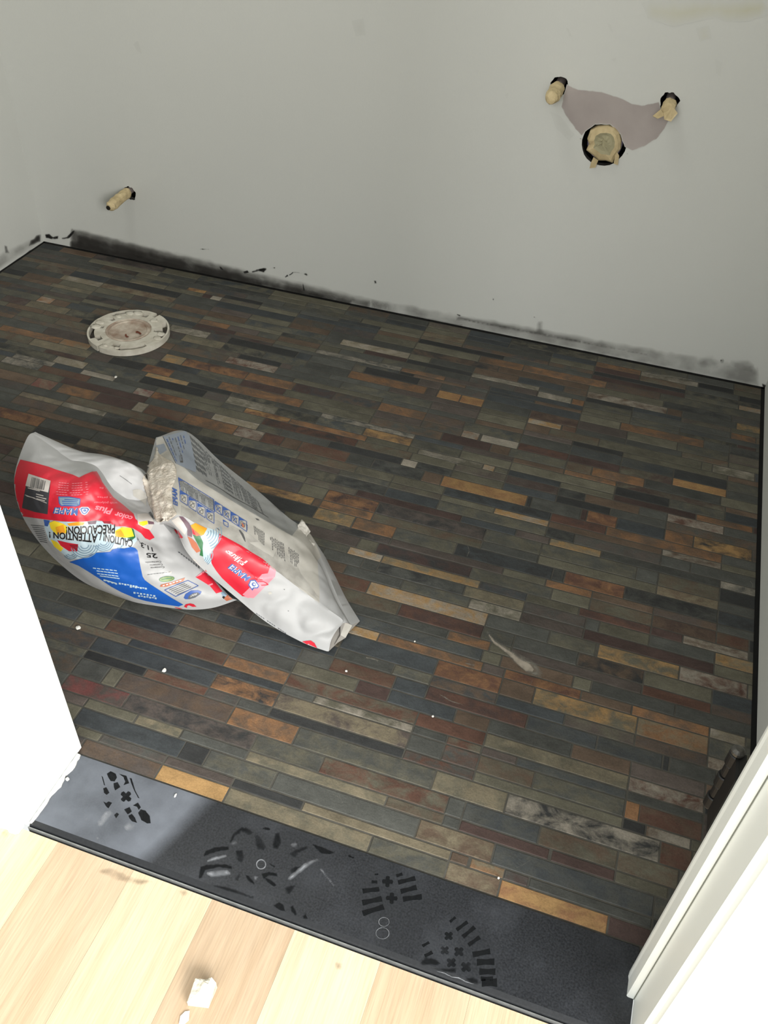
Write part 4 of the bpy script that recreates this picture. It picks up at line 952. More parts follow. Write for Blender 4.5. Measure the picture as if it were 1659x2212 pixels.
for v in ex['geom']:
    if isinstance(v, bmesh.types.BMVert):
        v.co.z = FL0
bmesh.ops.recalc_face_normals(b, faces=b.faces)
link(b, 'ring', [M_FLANGE], fl)
b = bmesh.new()
prof = [(0.0515, 0.0009), (0.0515, 0.0118), (0.0485, 0.0128), (0.0465, 0.0110), (0.044, 0.0108), (0.0425, 0.0122), (0.0405, 0.0122), (0.039, 0.0098), (0.030, 0.0088), (0.018, 0.0084), (0.006, 0.0080)]
rings = []
for r, z in prof:
    rings.append([b.verts.new(fc + Vector((r * math.cos(2 * math.pi * i / 60), r * math.sin(2 * math.pi * i / 60), max(0.0009, z + (0.0011 * noise.noise(Vector((r * math.cos(i / 9.55) * 120, r * math.sin(i / 9.55) * 120, 1))) if r < 0.04 else 0))))) for i in range(60)])
for a, d in zip(rings, rings[1:]):
    for i in range(60):
        b.faces.new((a[i], a[(i + 1) % 60], d[(i + 1) % 60], d[i]))
b.faces.new(rings[-1])
for pl in ([(925, 500), (955, 488), (1000, 510), (1025, 535), (1000, 550), (970, 525), (930, 520)], [(755, 545), (775, 535), (785, 565), (820, 580), (790, 595), (755, 575)]):
    mark(b, [(170 + x / 7.54, 650 + y / 7.54) for x, y in pl], fmap(0.0104), 1, 0.6, 2)
bmesh.ops.recalc_face_normals(b, faces=b.faces)
tag(link(b, 'plug', [M_FPLUG, M_RUST], fl), 'dirty pinkish plug in the middle')
for (ang, rr, sx) in ((178, 0.074, 0.011), (192, 0.074, 0.012), (-6, 0.076, 0.010), (8, 0.075, 0.010), (118, 0.072, 0.010), (104, 0.074, 0.011), (140, 0.066, 0.008), (60, 0.064, 0.010), (262, 0.077, 0.006), (283, 0.078, 0.006)):
    t = math.radians(ang)
    p = fc + Vector((rr * math.cos(t), rr * math.sin(t), FH))
    b = bmesh.new()
    bmesh.ops.create_icosphere(b, subdivisions=2, radius=1.0)
    for v in b.verts:
        k = 1 + 0.4 * noise.noise(v.co * 2.2 + p * 40)
        v.co = p + Vector((v.co.x * sx * k, v.co.y * sx * 0.8 * k, v.co.z * 0.0024 * k))
    link(b, 'plaster_lump', [M_FLANGE], fl, smooth=True)

# ------------------------------------------------------------------ crumpled grout bag
M_BAG = mat('white_bag_paper', rgb(168, 168, 168), 0.5, 0.4, mottle=0.10, scale=26, bump=0.12, bscale=60)
M_INSIDE = mat('shaded_inner_paper', rgb(150, 146, 140), 0.8, 0.2, mottle=0.3, scale=40)  # darker grey puts the shade of the open folds into the paper
M_DUSTYP = mat('dusty_back_panel', rgb(184, 181, 174), 0.6, 0.3, mottle=0.25, scale=30, col2=rgb(164, 160, 152))
def pm(name, c, rough=0.42, mottle=0.06):
    return mat(name, rgb(*c), rough, 0.45, mottle=mottle, scale=30)
BM = [M_BAG, M_INSIDE, M_DUSTYP,
      pm('red_print', (196, 34, 52)), pm('blue_print', (24, 84, 168)), pm('black_print', (26, 26, 28)), pm('yellow_print', (226, 198, 44)),
      pm('orange_print', (222, 150, 40)), pm('dark_red_print', (140, 30, 44)), pm('green_print', (44, 104, 60)), pm('pale_blue_print', (176, 194, 202)),
      pm('grey_blue_line_print', (120, 142, 158)), pm('white_print', (196, 196, 195)), pm('pink_print', (218, 130, 142)), pm('grey_text_print', (92, 94, 96)),
      pm('dark_label_print', (58, 58, 62)), pm('purple_brown_print', (98, 74, 84)), pm('brown_orange_print', (176, 104, 76)), pm('olive_logo_print', (116, 134, 78)),
      pm('steel_blue_print', (56, 86, 150)), mat('cement_dirt', rgb(142, 139, 133), 0.85, 0.2, mottle=0.45, scale=40, col2=rgb(182, 179, 172)), pm('light_label_print', (188, 182, 176)),
      mat('grey_print_panel', rgb(148, 149, 148), 0.6, 0.3, mottle=0.16, scale=60), pm('dark_text_print', (84, 84, 84)), pm('blue_grey_panel_print', (138, 146, 158))]
(BAGP, INS, DUSTY, RED, BLUE, BLACK, YEL, ORG, DRED, GRN, PALE, LINE, WHT, PINK, GTX, DLAB, PURP, BORG, OLV, STEEL, DIRT, LLAB, GPAN, DTX, BGP) = range(25)

def catmull(p0, p1, p2, p3, t):
    return 0.5 * ((2 * p1) + (p2 - p0) * t + (2 * p0 - 5 * p1 + 4 * p2 - p3) * t * t + (3 * p1 - p0 - 3 * p2 + p3) * t ** 3)

def spline(pts, n):
    """n+1 samples through pts."""
    k = len(pts) - 1
    out = []
    for i in range(n + 1):
        s = i / n * k
        j = min(int(s), k - 1)
        t = s - j
        g = lambda a: pts[max(0, min(k, a))]
        p0 = g(j - 1) if j > 0 else pts[0] * 2 - pts[1]
        p3 = g(j + 2) if j + 2 <= k else pts[k] * 2 - pts[k - 1]
        out.append(catmull(p0, pts[j], pts[j + 1], p3, t))
    return out

def crumple(p, amp, sc, seed):
    q = p * sc + Vector((seed, seed * 2, 0))
    a = noise.noise(q)
    return amp * (abs(a) * 2 - 0.5 + 0.4 * noise.noise(q * 2.7))

body = bmesh.new()
# left half: a bulging pillow standing on its lower edge
rows = [
    [(76, 933, .200), (112, 951, .195), (160, 976, .182), (200, 984, .168), (250, 997, .140), (300, 1011, .136), (322, 1030, .140)],
    [(59, 945, .202), (96, 985, .207), (146, 1008, .203), (203, 1017, .198), (250, 1035, .148), (298, 1055, .128), (326, 1065, .140)],
    [(36, 1005, .182), (80, 1030, .203), (140, 1048, .204), (212, 1050, .204), (252, 1075, .160), (297, 1090, .134), (334, 1098, .140)],
    [(31, 1050, .162), (80, 1075, .186), (140, 1090, .191), (200, 1092, .186), (254, 1105, .168), (303, 1118, .148), (350, 1128, .134)],
    [(44, 1105, .132), (95, 1125, .156), (150, 1135, .166), (210, 1140, .161), (268, 1150, .148), (322, 1160, .122), (380, 1165, .100)],
    [(76, 1160, .092), (126, 1175, .119), (182, 1185, .131), (240, 1190, .131), (303, 1195, .121), (362, 1205, .097), (414, 1210, .080)],
    [(121, 1210, .056), (168, 1225, .079), (218, 1235, .091), (277, 1240, .091), (338, 1245, .086), (398, 1255, .068), (458, 1260, .050)],
    [(182, 1258, .031), (227, 1270, .045), (277, 1275, .054), (332, 1280, .055), (387, 1285, .049), (440, 1290, .040), (492, 1288, .030)],
    [(252, 1288, .010), (292, 1301, .010), (332, 1308, .010), (376, 1314, .008), (420, 1317, .006), (464, 1312, .008), (512, 1296, .014)]]
NU, NV = 84, 96
ctrl = [[on_z(*q) for q in r] for r in rows]
cols = [spline(r, NU) for r in ctrl]
front = [spline([cols[k][i] for k in range(len(rows))], NV) for i in range(NU + 1)]     # front[i][j]
def edge_fall(i, j):
    return min(1, 6 * min(i, NU - i) / NU) * min(1, 6 * min(j, NV - j) / NV)
vf = []
for i in range(NU + 1):
    col_ = []
    for j in range(NV + 1):
        p = front[i][j].copy()
        e = edge_fall(i, j)
        toward = (CAM - p).normalized()
        fold = 0.5 * (1 - j / NV) + 0.5 * (i / NU)
        p += toward * e * (crumple(p, 0.0075, 13, 2.0) * fold * 1.5 + crumple(p, 0.0030, 34, 5.0) * (0.3 + fold))
        p += toward * e * 0.0012 * noise.noise(p * 70)
        col_.append(p)
    vf.append(col_)
V = [[body.verts.new(vf[i][j]) for j in range(NV + 1)] for i in range(NU + 1)]
Bk = [[None] * (NV + 1) for _ in range(NU + 1)]
for i in range(NU + 1):
    for j in range(NV + 1):
        if i in (0, NU) or j in (0, NV):
            Bk[i][j] = V[i][j]
        else:
            u, w = i / NU, j / NV
            d = 0.10 * (math.sin(math.pi * u) ** 0.7) * (math.sin(math.pi * w) ** 0.7)
            p = vf[i][j] + Vector((0.10, 1.0, -0.25)) * d
            p.z = max(0.0015, p.z)
            Bk[i][j] = body.verts.new(p)
for i in range(NU):
    for j in range(NV):
        body.faces.new((V[i][j], V[i][j + 1], V[i + 1][j + 1], V[i + 1][j])).material_index = BAGP
        q = [Bk[i][j], Bk[i + 1][j], Bk[i + 1][j + 1], Bk[i][j + 1]]
        if len(set(q)) >= 3 and not all(a is b_ for a, b_ in zip(q, (V[i][j], V[i + 1][j], V[i + 1][j + 1], V[i][j + 1]))):
            try:
                body.faces.new(q).material_index = BAGP
            except ValueError:
                pass

# right half: the folded-over flat part, a wedge with creased edges
# corner paths: B back ridge, C crease of the grey panel, D crease over the red side, E lower front edge
secs = [
    [(337, 945, .135), (317, 1020, .155), (333, 1124, .152), (352, 1130, .136)],
    [(402, 932, .128), (378, 998, .166), (387, 1113, .168), (376, 1135, .145)],
    [(478, 998, .112), (430, 1038, .158), (439, 1141, .151), (402, 1190, .122)],
    [(560, 1063, .090), (535, 1102, .127), (530, 1189, .122), (445, 1236, .090)],
    [(622, 1117, .070), (605, 1143, .100), (590, 1228, .098), (508, 1289, .050)],
    [(670, 1153, .050), (652, 1172, .078), (640, 1266, .075), (577, 1345, .020)],
    [(699, 1214, .035), (692, 1222, .052), (700, 1310, .050), (652, 1387, .007)],
    [(730, 1290, .022), (724, 1293, .030), (737, 1336, .032), (700, 1405, .0025)],
    [(760, 1350, .012), (757, 1350, .016), (741, 1346, .026), (710, 1407, .0018)]]
NS = 110
P3 = [[on_z(*q) for q in s] for s in secs]
paths = [spline([P3[k][c] for k in range(len(secs))], NS) for c in range(4)]
SEG = (12, 30, 22)      # B-C, C-D, D-E
ringv = []
for s in range(NS + 1):
    Bp, Cp, Dp, Ep = [paths[c][s] for c in range(4)]
    A1 = Vector((Bp.x + 0.006, Bp.y + 0.020, 0.0016))
    A0 = Vector((Ep.x + 0.010, Ep.y + 0.030, 0.0016))
    if Ep.z > 0.03:
        A0 = Vector((Ep.x + 0.02, Ep.y + 0.055, max(0.0016, Ep.z - 0.075)))
    pts = []
    names = [(Bp, Cp, SEG[0]), (Cp, Dp, SEG[1]), (Dp, Ep, SEG[2])]
    for a, b_, n in names:
        for k in range(n):
            t = k / n
            p = a.lerp(b_, t)
            nrm = (b_ - a).cross(Vector((0.8, -0.55, -0.15)))
            if nrm.length > 1e-6:
                nrm.normalize()
                if nrm.dot(CAM - p) < 0:
                    nrm = -nrm
                e = math.sin(math.pi * t)
                endf = min(1, 8 * min(s, NS - s) / NS)
                bulge = {SEG[0]: -0.002, SEG[1]: 0.003, SEG[2]: 0.010}[n]
                c_amp = {SEG[0]: 0.0022, SEG[1]: 0.0028, SEG[2]: 0.0062}[n]
                p = p + nrm * (e * bulge + (e ** 0.5) * crumple(p, c_amp, 22, 7.0 + n) * (0.4 + 0.6 * endf))
            pts.append(p)
    pts.append(Ep)
    for t in (0.5, 1.0):
        pts.append(Ep.lerp(A0, t))
    pts.append(A1)
    ringv.append([body.verts.new((p.x, p.y, max(0.0012, p.z))) for p in pts])
nr = len(ringv[0])
for s in range(NS):
    for k in range(nr):
        k2 = (k + 1) % nr
        f = body.faces.new((ringv[s][k], ringv[s + 1][k], ringv[s + 1][k2], ringv[s][k2]))
        f.material_index = DUSTY if k < SEG[0] + SEG[1] and s < 80 else BAGP
        if k < SEG[0] and s < 62:
            f.material_index = GPAN
body.faces.new(ringv[0]).material_index = INS
endc = sum((v.co for v in ringv[-1]), Vector()) / nr
ev = body.verts.new(endc + Vector((-0.014, 0.004, 0.0)))
for k in range(nr):
    body.faces.new((ringv[-1][k], ringv[-1][(k + 1) % nr], ev)).material_index = INS
bmesh.ops.recalc_face_normals(body, faces=body.faces)
TREE = BVHTree.FromBMesh(body)

def bag_map(off):
    def f(x, y):
        d = ray(x, y).normalized()
        h = TREE.ray_cast(CAM, d)
        if h[0] is None:
            return None
        n = h[1] if h[1].dot(d) < 0 else -h[1]
        return h[0] + n * off * 0.5 - d * off
    return f

prints = []      # (flat mesh, material, layer)
def put(poly, mi, layer=1, ml=5.0):
    prints.append((fill2d([poly]), mi, layer, ml))
def putr(poly, mi, layer=1, amp=0.8, step=5):
    prints.append((fill2d([rough(poly, amp, step)]), mi, layer, 5.0))
def txt(s, quad, mi, layer=3, bold=0.0, shear=0.0):
    prints.append((text_flat(s, quad, bold, shear), mi, layer, 6.0))
def l1(pts): return [(10 + x / 5.027, 920 + y / 5.027) for x, y in pts]
def l2(pts): return [(280 + x / 5.53, 920 + y / 5.53) for x, y in pts]
def l3(pts): return [(480 + x / 5.53, 1100 + y / 5.53) for x, y in pts]
def l4(pts): return [(280 + x / 6.636, 1100 + y / 6.636) for x, y in pts]

# --- left half: red band, label, names
put(l1([(172, 366), (320, 400), (480, 445), (560, 475), (640, 500), (740, 530), (810, 562), (880, 525), (950, 497), (1000, 495), (1030, 545), (1060, 610), (1120, 695), (1180, 775), (1290, 860), (1400, 955),
        (1420, 1010), (1490, 1070), (1570, 1130), (1628, 1212), (1575, 1240), (1525, 1220), (1480, 1165), (1400, 1115), (1300, 1090), (1200, 1090), (1120, 1040), (1000, 1025), (850, 1040), (700, 1040), (620, 1035), (480, 1020),
        (330, 1000), (195, 982), (150, 920), (120, 800), (103, 690), (108, 570), (135, 450)]), RED)
put(l1([(262, 520), (500, 598), (480, 800), (468, 960), (330, 935), (190, 890), (215, 740)]), DLAB, 2)
put(l1([(262, 520), (500, 598), (474, 725), (350, 690), (228, 650)]), LLAB, 3)
for k in range(11):
    xx = 300 + k * 14
    put(l1([(xx, 556 + k * 4.2), (xx + 5 + (k % 3) * 2, 557 + k * 4.2), (xx + (k % 3) * 2 - 14, 668 + k * 3), (xx - 20, 665 + k * 3)]), DTX, 4)
for a, w in (((255, 668), 130), ((240, 755), 90), ((345, 735), 80), ((345, 760), 110), ((350, 785), 90)):
    put(l1([(a[0], a[1]), (a[0] + w, a[1] + w * 0.27), (a[0] + w - 2, a[1] + w * 0.27 + 9), (a[0] - 2, a[1] + 9)]), LLAB, 3)
put(l1([(225, 745), (460, 835), (458, 841), (224, 751)]), LLAB, 3)
put(l1([(583, 768), (700, 768), (825, 790), (818, 862), (780, 876), (610, 872), (590, 840)]), STEEL, 2)
put(l1([(592, 778), (700, 778), (815, 798), (808, 856), (778, 866), (616, 862), (600, 836)]), LINE, 3)
for y, x0_, x1_ in ((795, 650, 800), (815, 625, 790), (838, 630, 800), (856, 640, 770)):
    put(l1([(x0_, y), (x1_, y + 8), (x1_, y + 16), (x0_, y + 8)]), STEEL, 4)
for y, x0_, x1_ in ((610, 560, 905), (635, 555, 910), (660, 550, 905), (685, 555, 915), (712, 560, 915), (735, 530, 912)):
    n_ = 12
    for k in range(n_):
        if (k * 7 + y) % 5 == 0:
            continue
        a = x0_ + (x1_ - x0_) * k / n_
        b_ = a + (x1_ - x0_) / n_ * 0.8
        dip = lambda q: 14 * math.sin((q - x0_) / (x1_ - x0_) * math.pi)
        put(l1([(a, y + dip(a)), (b_, y + dip(b_)), (b_, y + dip(b_) + 6), (a, y + dip(a) + 6)]), PINK, 2)
MQ = [(800, 893), (545, 885), (525, 950), (790, 975)]
txt('MAPEI', l1(MQ), WHT, 2, 0.075)
txt('MAPEI', l1(MQ), STEEL, 3, 0.02)
put(l1([(808, 900), (835, 880), (905, 880), (930, 905), (895, 955), (868, 970), (838, 958)]), WHT, 2)
put(l1([(818, 903), (840, 888), (900, 888), (920, 907), (890, 948), (868, 960), (843, 950)]), STEEL, 3)
put(l1([(838, 908), (850, 898), (892, 900), (902, 912), (880, 940), (866, 948), (850, 938)]), WHT, 4)
put(l1(ellipse(870, 918, 18, 14)), STEEL, 5)
txt('Plus', l1([(1178, 900), (985, 862), (975, 925), (1160, 968)]), PINK, 2, 0.03, 0.2)
txt('color', l1([(1395, 985), (1200, 925), (1190, 990), (1368, 1032)]), PINK, 2, 0.03, 0.2)
txt('with polymer', l1([(1225, 820), (970, 815), (968, 842), (1222, 852)]), PINK, 2)
txt('a prise', l1([(1160, 765), (1005, 760), (1003, 782), (1158, 790)]), PINK, 2)
txt('o de', l1([(1115, 670), (1030, 665), (1028, 685), (1112, 692)]), PINK, 2)
# cubes, swirls and the blue field
put(l1([(425, 1018), (492, 1028), (480, 1060), (470, 1092), (438, 1085)]), STEEL)
put(l1([(430, 1090), (500, 1060), (620, 1040), (1100, 1035), (1200, 1095), (1400, 1125), (1440, 1240), (1380, 1320), (1180, 1330), (1000, 1370), (800, 1445), (700, 1440), (560, 1330), (480, 1240)]), PALE, 0.7)
put(l1([(485, 1052), (540, 1030), (640, 1062), (692, 1100), (682, 1165), (560, 1182), (500, 1110)]), YEL, 1.5)
put(l1([(555, 1100), (640, 1072), (660, 1160), (570, 1170)]), ORG, 2)
put(l1([(680, 1060), (800, 1040), (870, 1050), (850, 1080), (700, 1085)]), ORG, 1.5)
put(l1([(900, 1040), (1000, 1030), (990, 1065), (910, 1070)]), PURP, 1.5)
put(l1([(1060, 1035), (1150, 1035), (1150, 1065), (1080, 1060)]), DRED, 1.5)
put(l1([(500, 1230), (570, 1260), (640, 1330), (610, 1365), (540, 1310)]), YEL, 1.5)
put(l1([(572, 1240), (700, 1270), (800, 1285), (790, 1362), (700, 1360), (610, 1300)]), RED, 1.6)
put(l1([(700, 1290), (800, 1285), (790, 1362)]), DRED, 2)
put(l1([(1200, 1140), (1280, 1098), (1375, 1110), (1405, 1200), (1320, 1215), (1200, 1205)]), YEL, 1.5)
put(l1([(1205, 1150), (1260, 1125), (1310, 1205), (1210, 1205)]), ORG, 2)
put(l1([(1375, 1108), (1400, 1125), (1420, 1210), (1385, 1240), (1330, 1215), (1405, 1200)]), GRN, 2)
for cx_, cy_, rr, a0, a1 in [(870, 1290, r_, 0.05, 2.9) for r_ in (45, 72, 99, 126, 150)] + [(1075, 1260, r_, -0.1, 2.7) for r_ in (40, 62, 84, 106)] + [(720, 1370, r_, 0.6, 2.6) for r_ in (40, 60, 80)] + [(1240, 1290, r_, 0.2, 2.0) for r_ in (38,)]:
    n_ = 26
    arc = [(cx_ + rr * math.cos(a0 + (a1 - a0) * k / n_), cy_ + rr * 0.93 * math.sin(a0 + (a1 - a0) * k / n_)) for k in range(n_ + 1)]
    put(l1(strip(arc, 11)), LINE, 1.8)
put([(150, 1214), (163, 1210), (179, 1206), (189, 1203), (200, 1197), (207, 1194), (224, 1193), (238, 1192), (243, 1187), (255, 1184), (269, 1185), (283, 1181), (292, 1184), (297, 1189), (299, 1200), (303, 1222), (308, 1245), (313, 1253),
     (325, 1262), (345, 1275), (370, 1291), (396, 1306), (386, 1310), (340, 1303), (315, 1298), (290, 1291), (262, 1279), (240, 1267), (215, 1250), (190, 1234), (170, 1222)], BLUE, 1.2)
txt('PRECAUCION!', l1([(1200, 1068), (668, 1096), (672, 1180), (1195, 1172)]), WHT, 2.2, 0.06)
txt('PRECAUCION!', l1([(1200, 1068), (668, 1096), (672, 1180), (1195, 1172)]), BLACK, 3, 0.025)
txt('ATTENTION !', l1([(1012, 1172), (485, 1150), (488, 1215), (1005, 1272)]), WHT, 3.2, 0.05)
txt('ATTENTION !', l1([(1012, 1172), (485, 1150), (488, 1215), (1005, 1272)]), BLACK, 4, 0.025)
txt('CAUTION! /', l1([(1395, 1238), (1035, 1160), (1030, 1242), (1385, 1322)]), WHT, 3.2, 0.05)
txt('CAUTION! /', l1([(1395, 1238), (1035, 1160), (1030, 1242), (1385, 1322)]), BLACK, 4, 0.025)
for y, x0_, x1_ in ((1555, 960, 1230), (1585, 1000, 1235), (1615, 1005, 1240), (1640, 1035, 1250)):
    for k in range(6):
        a = x0_ + (x1_ - x0_) * k / 6
        put(l1([(a, y - 18 + k * 5), (a + 34, y - 13 + k * 5), (a + 34, y - 3 + k * 5), (a, y - 9 + k * 5)]), PALE, 2)
for y0_, x0_, x1_, sl in ((1662, 1075, 1220, 0.30), (1700, 1240, 1450, 0.18), (1735, 1360, 1550, 0.12), (1800, 1400, 1650, 0.16), (1835, 1450, 1659, 0.14)):
    n_ = 7
    for k in range(n_):
        a = x0_ + (x1_ - x0_) * k / n_
        h_ = 12 if k % 2 else 18
        put(l1([(a, y0_ + (a - x0_) * sl), (a + 22, y0_ + (a + 22 - x0_) * sl), (a + 22, y0_ + h_ + (a + 22 - x0_) * sl), (a, y0_ + h_ + (a - x0_) * sl)]), PALE, 2)
for k in range(9):
    y = 1075 + k * 22
    put(l1([(290 + k * 12, y), (425 + k * 5, y + 12), (425 + k * 5, y + 18), (290 + k * 12, y + 6)]), GTX, 1.5)
# side panel with the weights
txt('25', l4([(385, 638), (235, 625), (245, 690), (402, 708)]), BLACK, 2, 0.02)
txt('11.3', l4([(322, 550), (160, 470), (162, 545), (338, 612)]), BLACK, 2, 0.02)
txt('kg', l4([(160, 470), (105, 400), (100, 440), (150, 500)]), GTX, 2)
txt('Contenido', l4([(450, 742), (225, 752), (228, 776), (455, 768)]), DTX, 2, 0.01)
txt('Contenu', l4([(470, 782), (290, 794), (293, 814), (478, 806)]), DTX, 2, 0.01)
txt('Contents', l4([(495, 818), (300, 830), (303, 852), (504, 842)]), DTX, 2, 0.01)
for k in range(8):
    put(l4([(255 + k * 42, 935 - k * 5), (290 + k * 42, 931 - k * 5), (290 + k * 42, 938 - k * 5), (255 + k * 42, 942 - k * 5)]), GTX, 2)
put(l4([(470, 930), (520, 890), (600, 890), (600, 920), (520, 945)]), LLAB, 1.5)
put(l4(ellipse(532, 1000, 112, 40, -0.12)), GRN, 2)
put(l4(ellipse(532, 1000, 102, 32, -0.12)), OLV, 2.5)
put(l4(strip([(455, 1010), (500, 1000), (560, 990), (610, 985)], 14)), GRN, 3)
put(l4([(435, 1110), (450, 1080), (620, 1040), (795, 980), (770, 1030), (640, 1075), (520, 1110)]), BORG, 2)
for k in range(6):
    put(l4([(470 + k * 48, 1090 - k * 14), (500 + k * 48, 1080 - k * 14), (505 + k * 48, 1095 - k * 14), (478 + k * 48, 1104 - k * 14)]), WHT, 2.5)
bx = [(500, 1158), (835, 1020), (985, 1098), (660, 1250)]
for a, b_ in zip(bx, bx[1:] + bx[:1]):
    put(l4(strip([a, b_], 9)), STEEL, 2)
for k in range(5):
    t = (k + 0.7) / 5.6
    a = (bx[0][0] + (bx[3][0] - bx[0][0]) * t + 50, bx[0][1] + (bx[3][1] - bx[0][1]) * t - 12)
    b_ = (a[0] + 225, a[1] - 92)
    put(l4(strip([a, b_], 7)), GTX, 2)
put(l4([(775, 1270), (800, 1215), (880, 1165), (980, 1160), (1032, 1180), (1015, 1215), (940, 1265), (860, 1288), (800, 1288)]), STEEL, 2)
put(l4([(835, 1280), (850, 1240), (905, 1205), (975, 1190), (1010, 1215), (940, 1262), (870, 1284)]), GTX, 2.5)
txt('WAT', l4([(972, 1196), (870, 1228), (868, 1258), (962, 1230)]), WHT, 3, 0.02)
put(l4([(945, 975), (1000, 930), (1085, 865), (1190, 1000), (1330, 1180), (1240, 1208), (1150, 1100)]), RED, 2)
put(l4([(945, 975), (1000, 930), (1085, 865), (1100, 885), (1010, 950)]), PINK, 2.5)
put(l4([(1120, 1085), (1185, 1060), (1195, 1078), (1140, 1102)]), PINK, 3)
put(l4([(1310, 1200), (1350, 1180), (1390, 1230), (1340, 1270)]), LINE, 2)
put(l4([(1325, 1262), (1345, 1240), (1370, 1255), (1350, 1285)]), BLACK, 2.5)
put(l4([(1350, 1280), (1400, 1230), (1475, 1285), (1390, 1315)]), BORG, 2)
put(l4([(780, 1395), (805, 1360), (870, 1348), (920, 1360), (958, 1395), (905, 1398), (850, 1375), (825, 1385), (820, 1415)]), RED, 2)
put(l4([(640, 1400), (700, 1412), (760, 1425), (720, 1428), (660, 1412)]), RED, 1.6)
for k in range(9):
    put(l4([(690 + k * 36, 610 + k * 24), (712 + k * 36, 612 + k * 26), (730 + k * 34, 632 + k * 28), (706 + k * 34, 632 + k * 26)]), GTX, 2)
for k in range(4):
    put(l4([(860 + k * 40, 690 + k * 34), (940 + k * 30, 720 + k * 34), (960 + k * 30, 745 + k * 34), (880 + k * 38, 720 + k * 34)]), LLAB, 1.8)
# crumpled corner where the halves meet
put(l4([(105, 70), (250, 60), (310, 110), (355, 190), (300, 300), (210, 270), (120, 215)]), LLAB, 1.4)
put(l4([(130, 185), (250, 165), (262, 210), (190, 240), (140, 222)]), YEL, 2)
put(l4([(255, 165), (345, 180), (350, 215), (270, 215)]), PURP, 2)
put(l4([(270, 50), (300, 35), (370, 150), (355, 160), (310, 110)]), GTX, 2)

# --- right half: red side with the name
put([(474, 1153), (500, 1167), (522, 1179), (545, 1194), (567, 1207), (584, 1222), (578, 1240), (566, 1255), (553, 1270), (541, 1288), (524, 1288), (506, 1273), (480, 1249), (467, 1233), (457, 1217), (455, 1200), (463, 1185), (470, 1176)], RED, 1)
put([(566, 1208), (584, 1221), (596, 1232), (594, 1246), (578, 1262), (562, 1278), (548, 1292), (530, 1290), (524, 1286), (545, 1262)], PINK, 0.6)
put([(566, 1240), (580, 1238), (575, 1262), (556, 1284), (536, 1292), (524, 1284), (545, 1264)], PINK, 1.4)
MQ2 = [(348, 812), (118, 650), (62, 700), (282, 862)]
txt('MAPEI', l3(MQ2), WHT, 2, 0.075)
txt('MAPEI', l3(MQ2), STEEL, 3, 0.02)
put(l3([(335, 845), (395, 842), (445, 915), (425, 945), (380, 945), (362, 972), (310, 905)]), STEEL, 2.2)
put(l3([(345, 858), (388, 855), (430, 914), (415, 932), (372, 932), (356, 948), (325, 903)]), WHT, 3)
put(l3(ellipse(378, 898, 26, 22, 0.6)), STEEL, 4)
put(l3(ellipse(384, 896, 14, 11, 0.6)), WHT, 5)
txt('Plus', l3([(322, 628), (60, 478), (12, 515), (262, 700)]), WHT, 2, 0.05, 0.15)
txt('Plus', l3([(322, 628), (60, 478), (12, 515), (262, 700)]), RED, 3, -0.012, 0.15)
txt('Ultra', l3([(570, 905), (330, 735), (280, 745), (478, 920)]), RED, 2, 0.02, 0.15)
# swirls and cubes
put(l2([(930, 1215), (1000, 1240), (1085, 1300), (1060, 1400), (1000, 1460), (950, 1540), (985, 1640), (990, 1659), (900, 1620), (860, 1520), (880, 1400), (840, 1330), (890, 1290)]), PALE, 0.8)
for r_ in (40, 72, 104, 136, 166, 196):
    arc = [(900 + r_ * math.cos(-0.35 + 1.55 * k / 16), 1275 + r_ * 1.05 * math.sin(-0.35 + 1.55 * k / 16)) for k in range(17)]
    put(l2(strip(arc, 11)), LINE, 1.4)
for r_ in (30, 58, 86, 114):
    arc = [(880 + r_ * math.cos(-0.4 + 1.5 * k / 14), 1590 + r_ * math.sin(-0.9 + 1.5 * k / 14)) for k in range(15)]
    put(l2(strip(arc, 10)), LINE, 1.4)
put(l2([(728, 1190), (785, 1162), (925, 1228), (885, 1300), (845, 1312), (760, 1240)]), ORG, 2)
put(l2([(735, 1205), (765, 1235), (850, 1305), (800, 1318), (755, 1290)]), BORG, 2.2)
put(l2([(745, 1215), (790, 1300), (755, 1295)]), RED, 2.5)
put(l2([(755, 1300), (845, 1318), (878, 1390), (872, 1470), (880, 1560), (838, 1545), (850, 1480)]), GRN, 2)
put(l2([(690, 1318), (745, 1345), (800, 1400), (848, 1495), (800, 1515), (745, 1450)]), BORG, 2.2)
put(l2([(590, 1080), (640, 1085), (710, 1160), (752, 1230), (745, 1330), (690, 1310), (690, 1230), (640, 1150)]), PURP, 2)
put(l2([(500, 1130), (580, 1085), (640, 1150), (690, 1240), (660, 1300), (560, 1200)]), LLAB, 1.5)
put(l2([(528, 1240), (572, 1240), (640, 1335), (600, 1348)]), RED, 2)
# dirt along the crease and instruction panels
putr([(392, 1092), (430, 1108), (470, 1133), (520, 1160), (560, 1185), (600, 1212), (640, 1240), (672, 1272), (690, 1300), (665, 1278), (620, 1250), (575, 1218), (520, 1184), (470, 1154), (425, 1130), (392, 1112)], DIRT, 0.7, 2, 10)
putr([(420, 1115), (470, 1125), (530, 1148), (560, 1170), (535, 1172), (480, 1150), (430, 1130)], DIRT, 0.9, 1.5, 9)
putr([(600, 1185), (640, 1215), (650, 1240), (690, 1292), (660, 1268), (625, 1235), (590, 1205)], DIRT, 0.9, 1.5, 9)
def frame(pts, mi, w, layer):
    for a, b_ in zip(pts, pts[1:] + pts[:1]):
        put(strip([a, b_], w), mi, layer)
big = l2([(582, 618), (1005, 882), (1012, 1035), (605, 770)])
frame(big, STEEL, 1.3, 2.2)
put(l2([(582, 618), (640, 655), (590, 660)]), STEEL, 2.4)
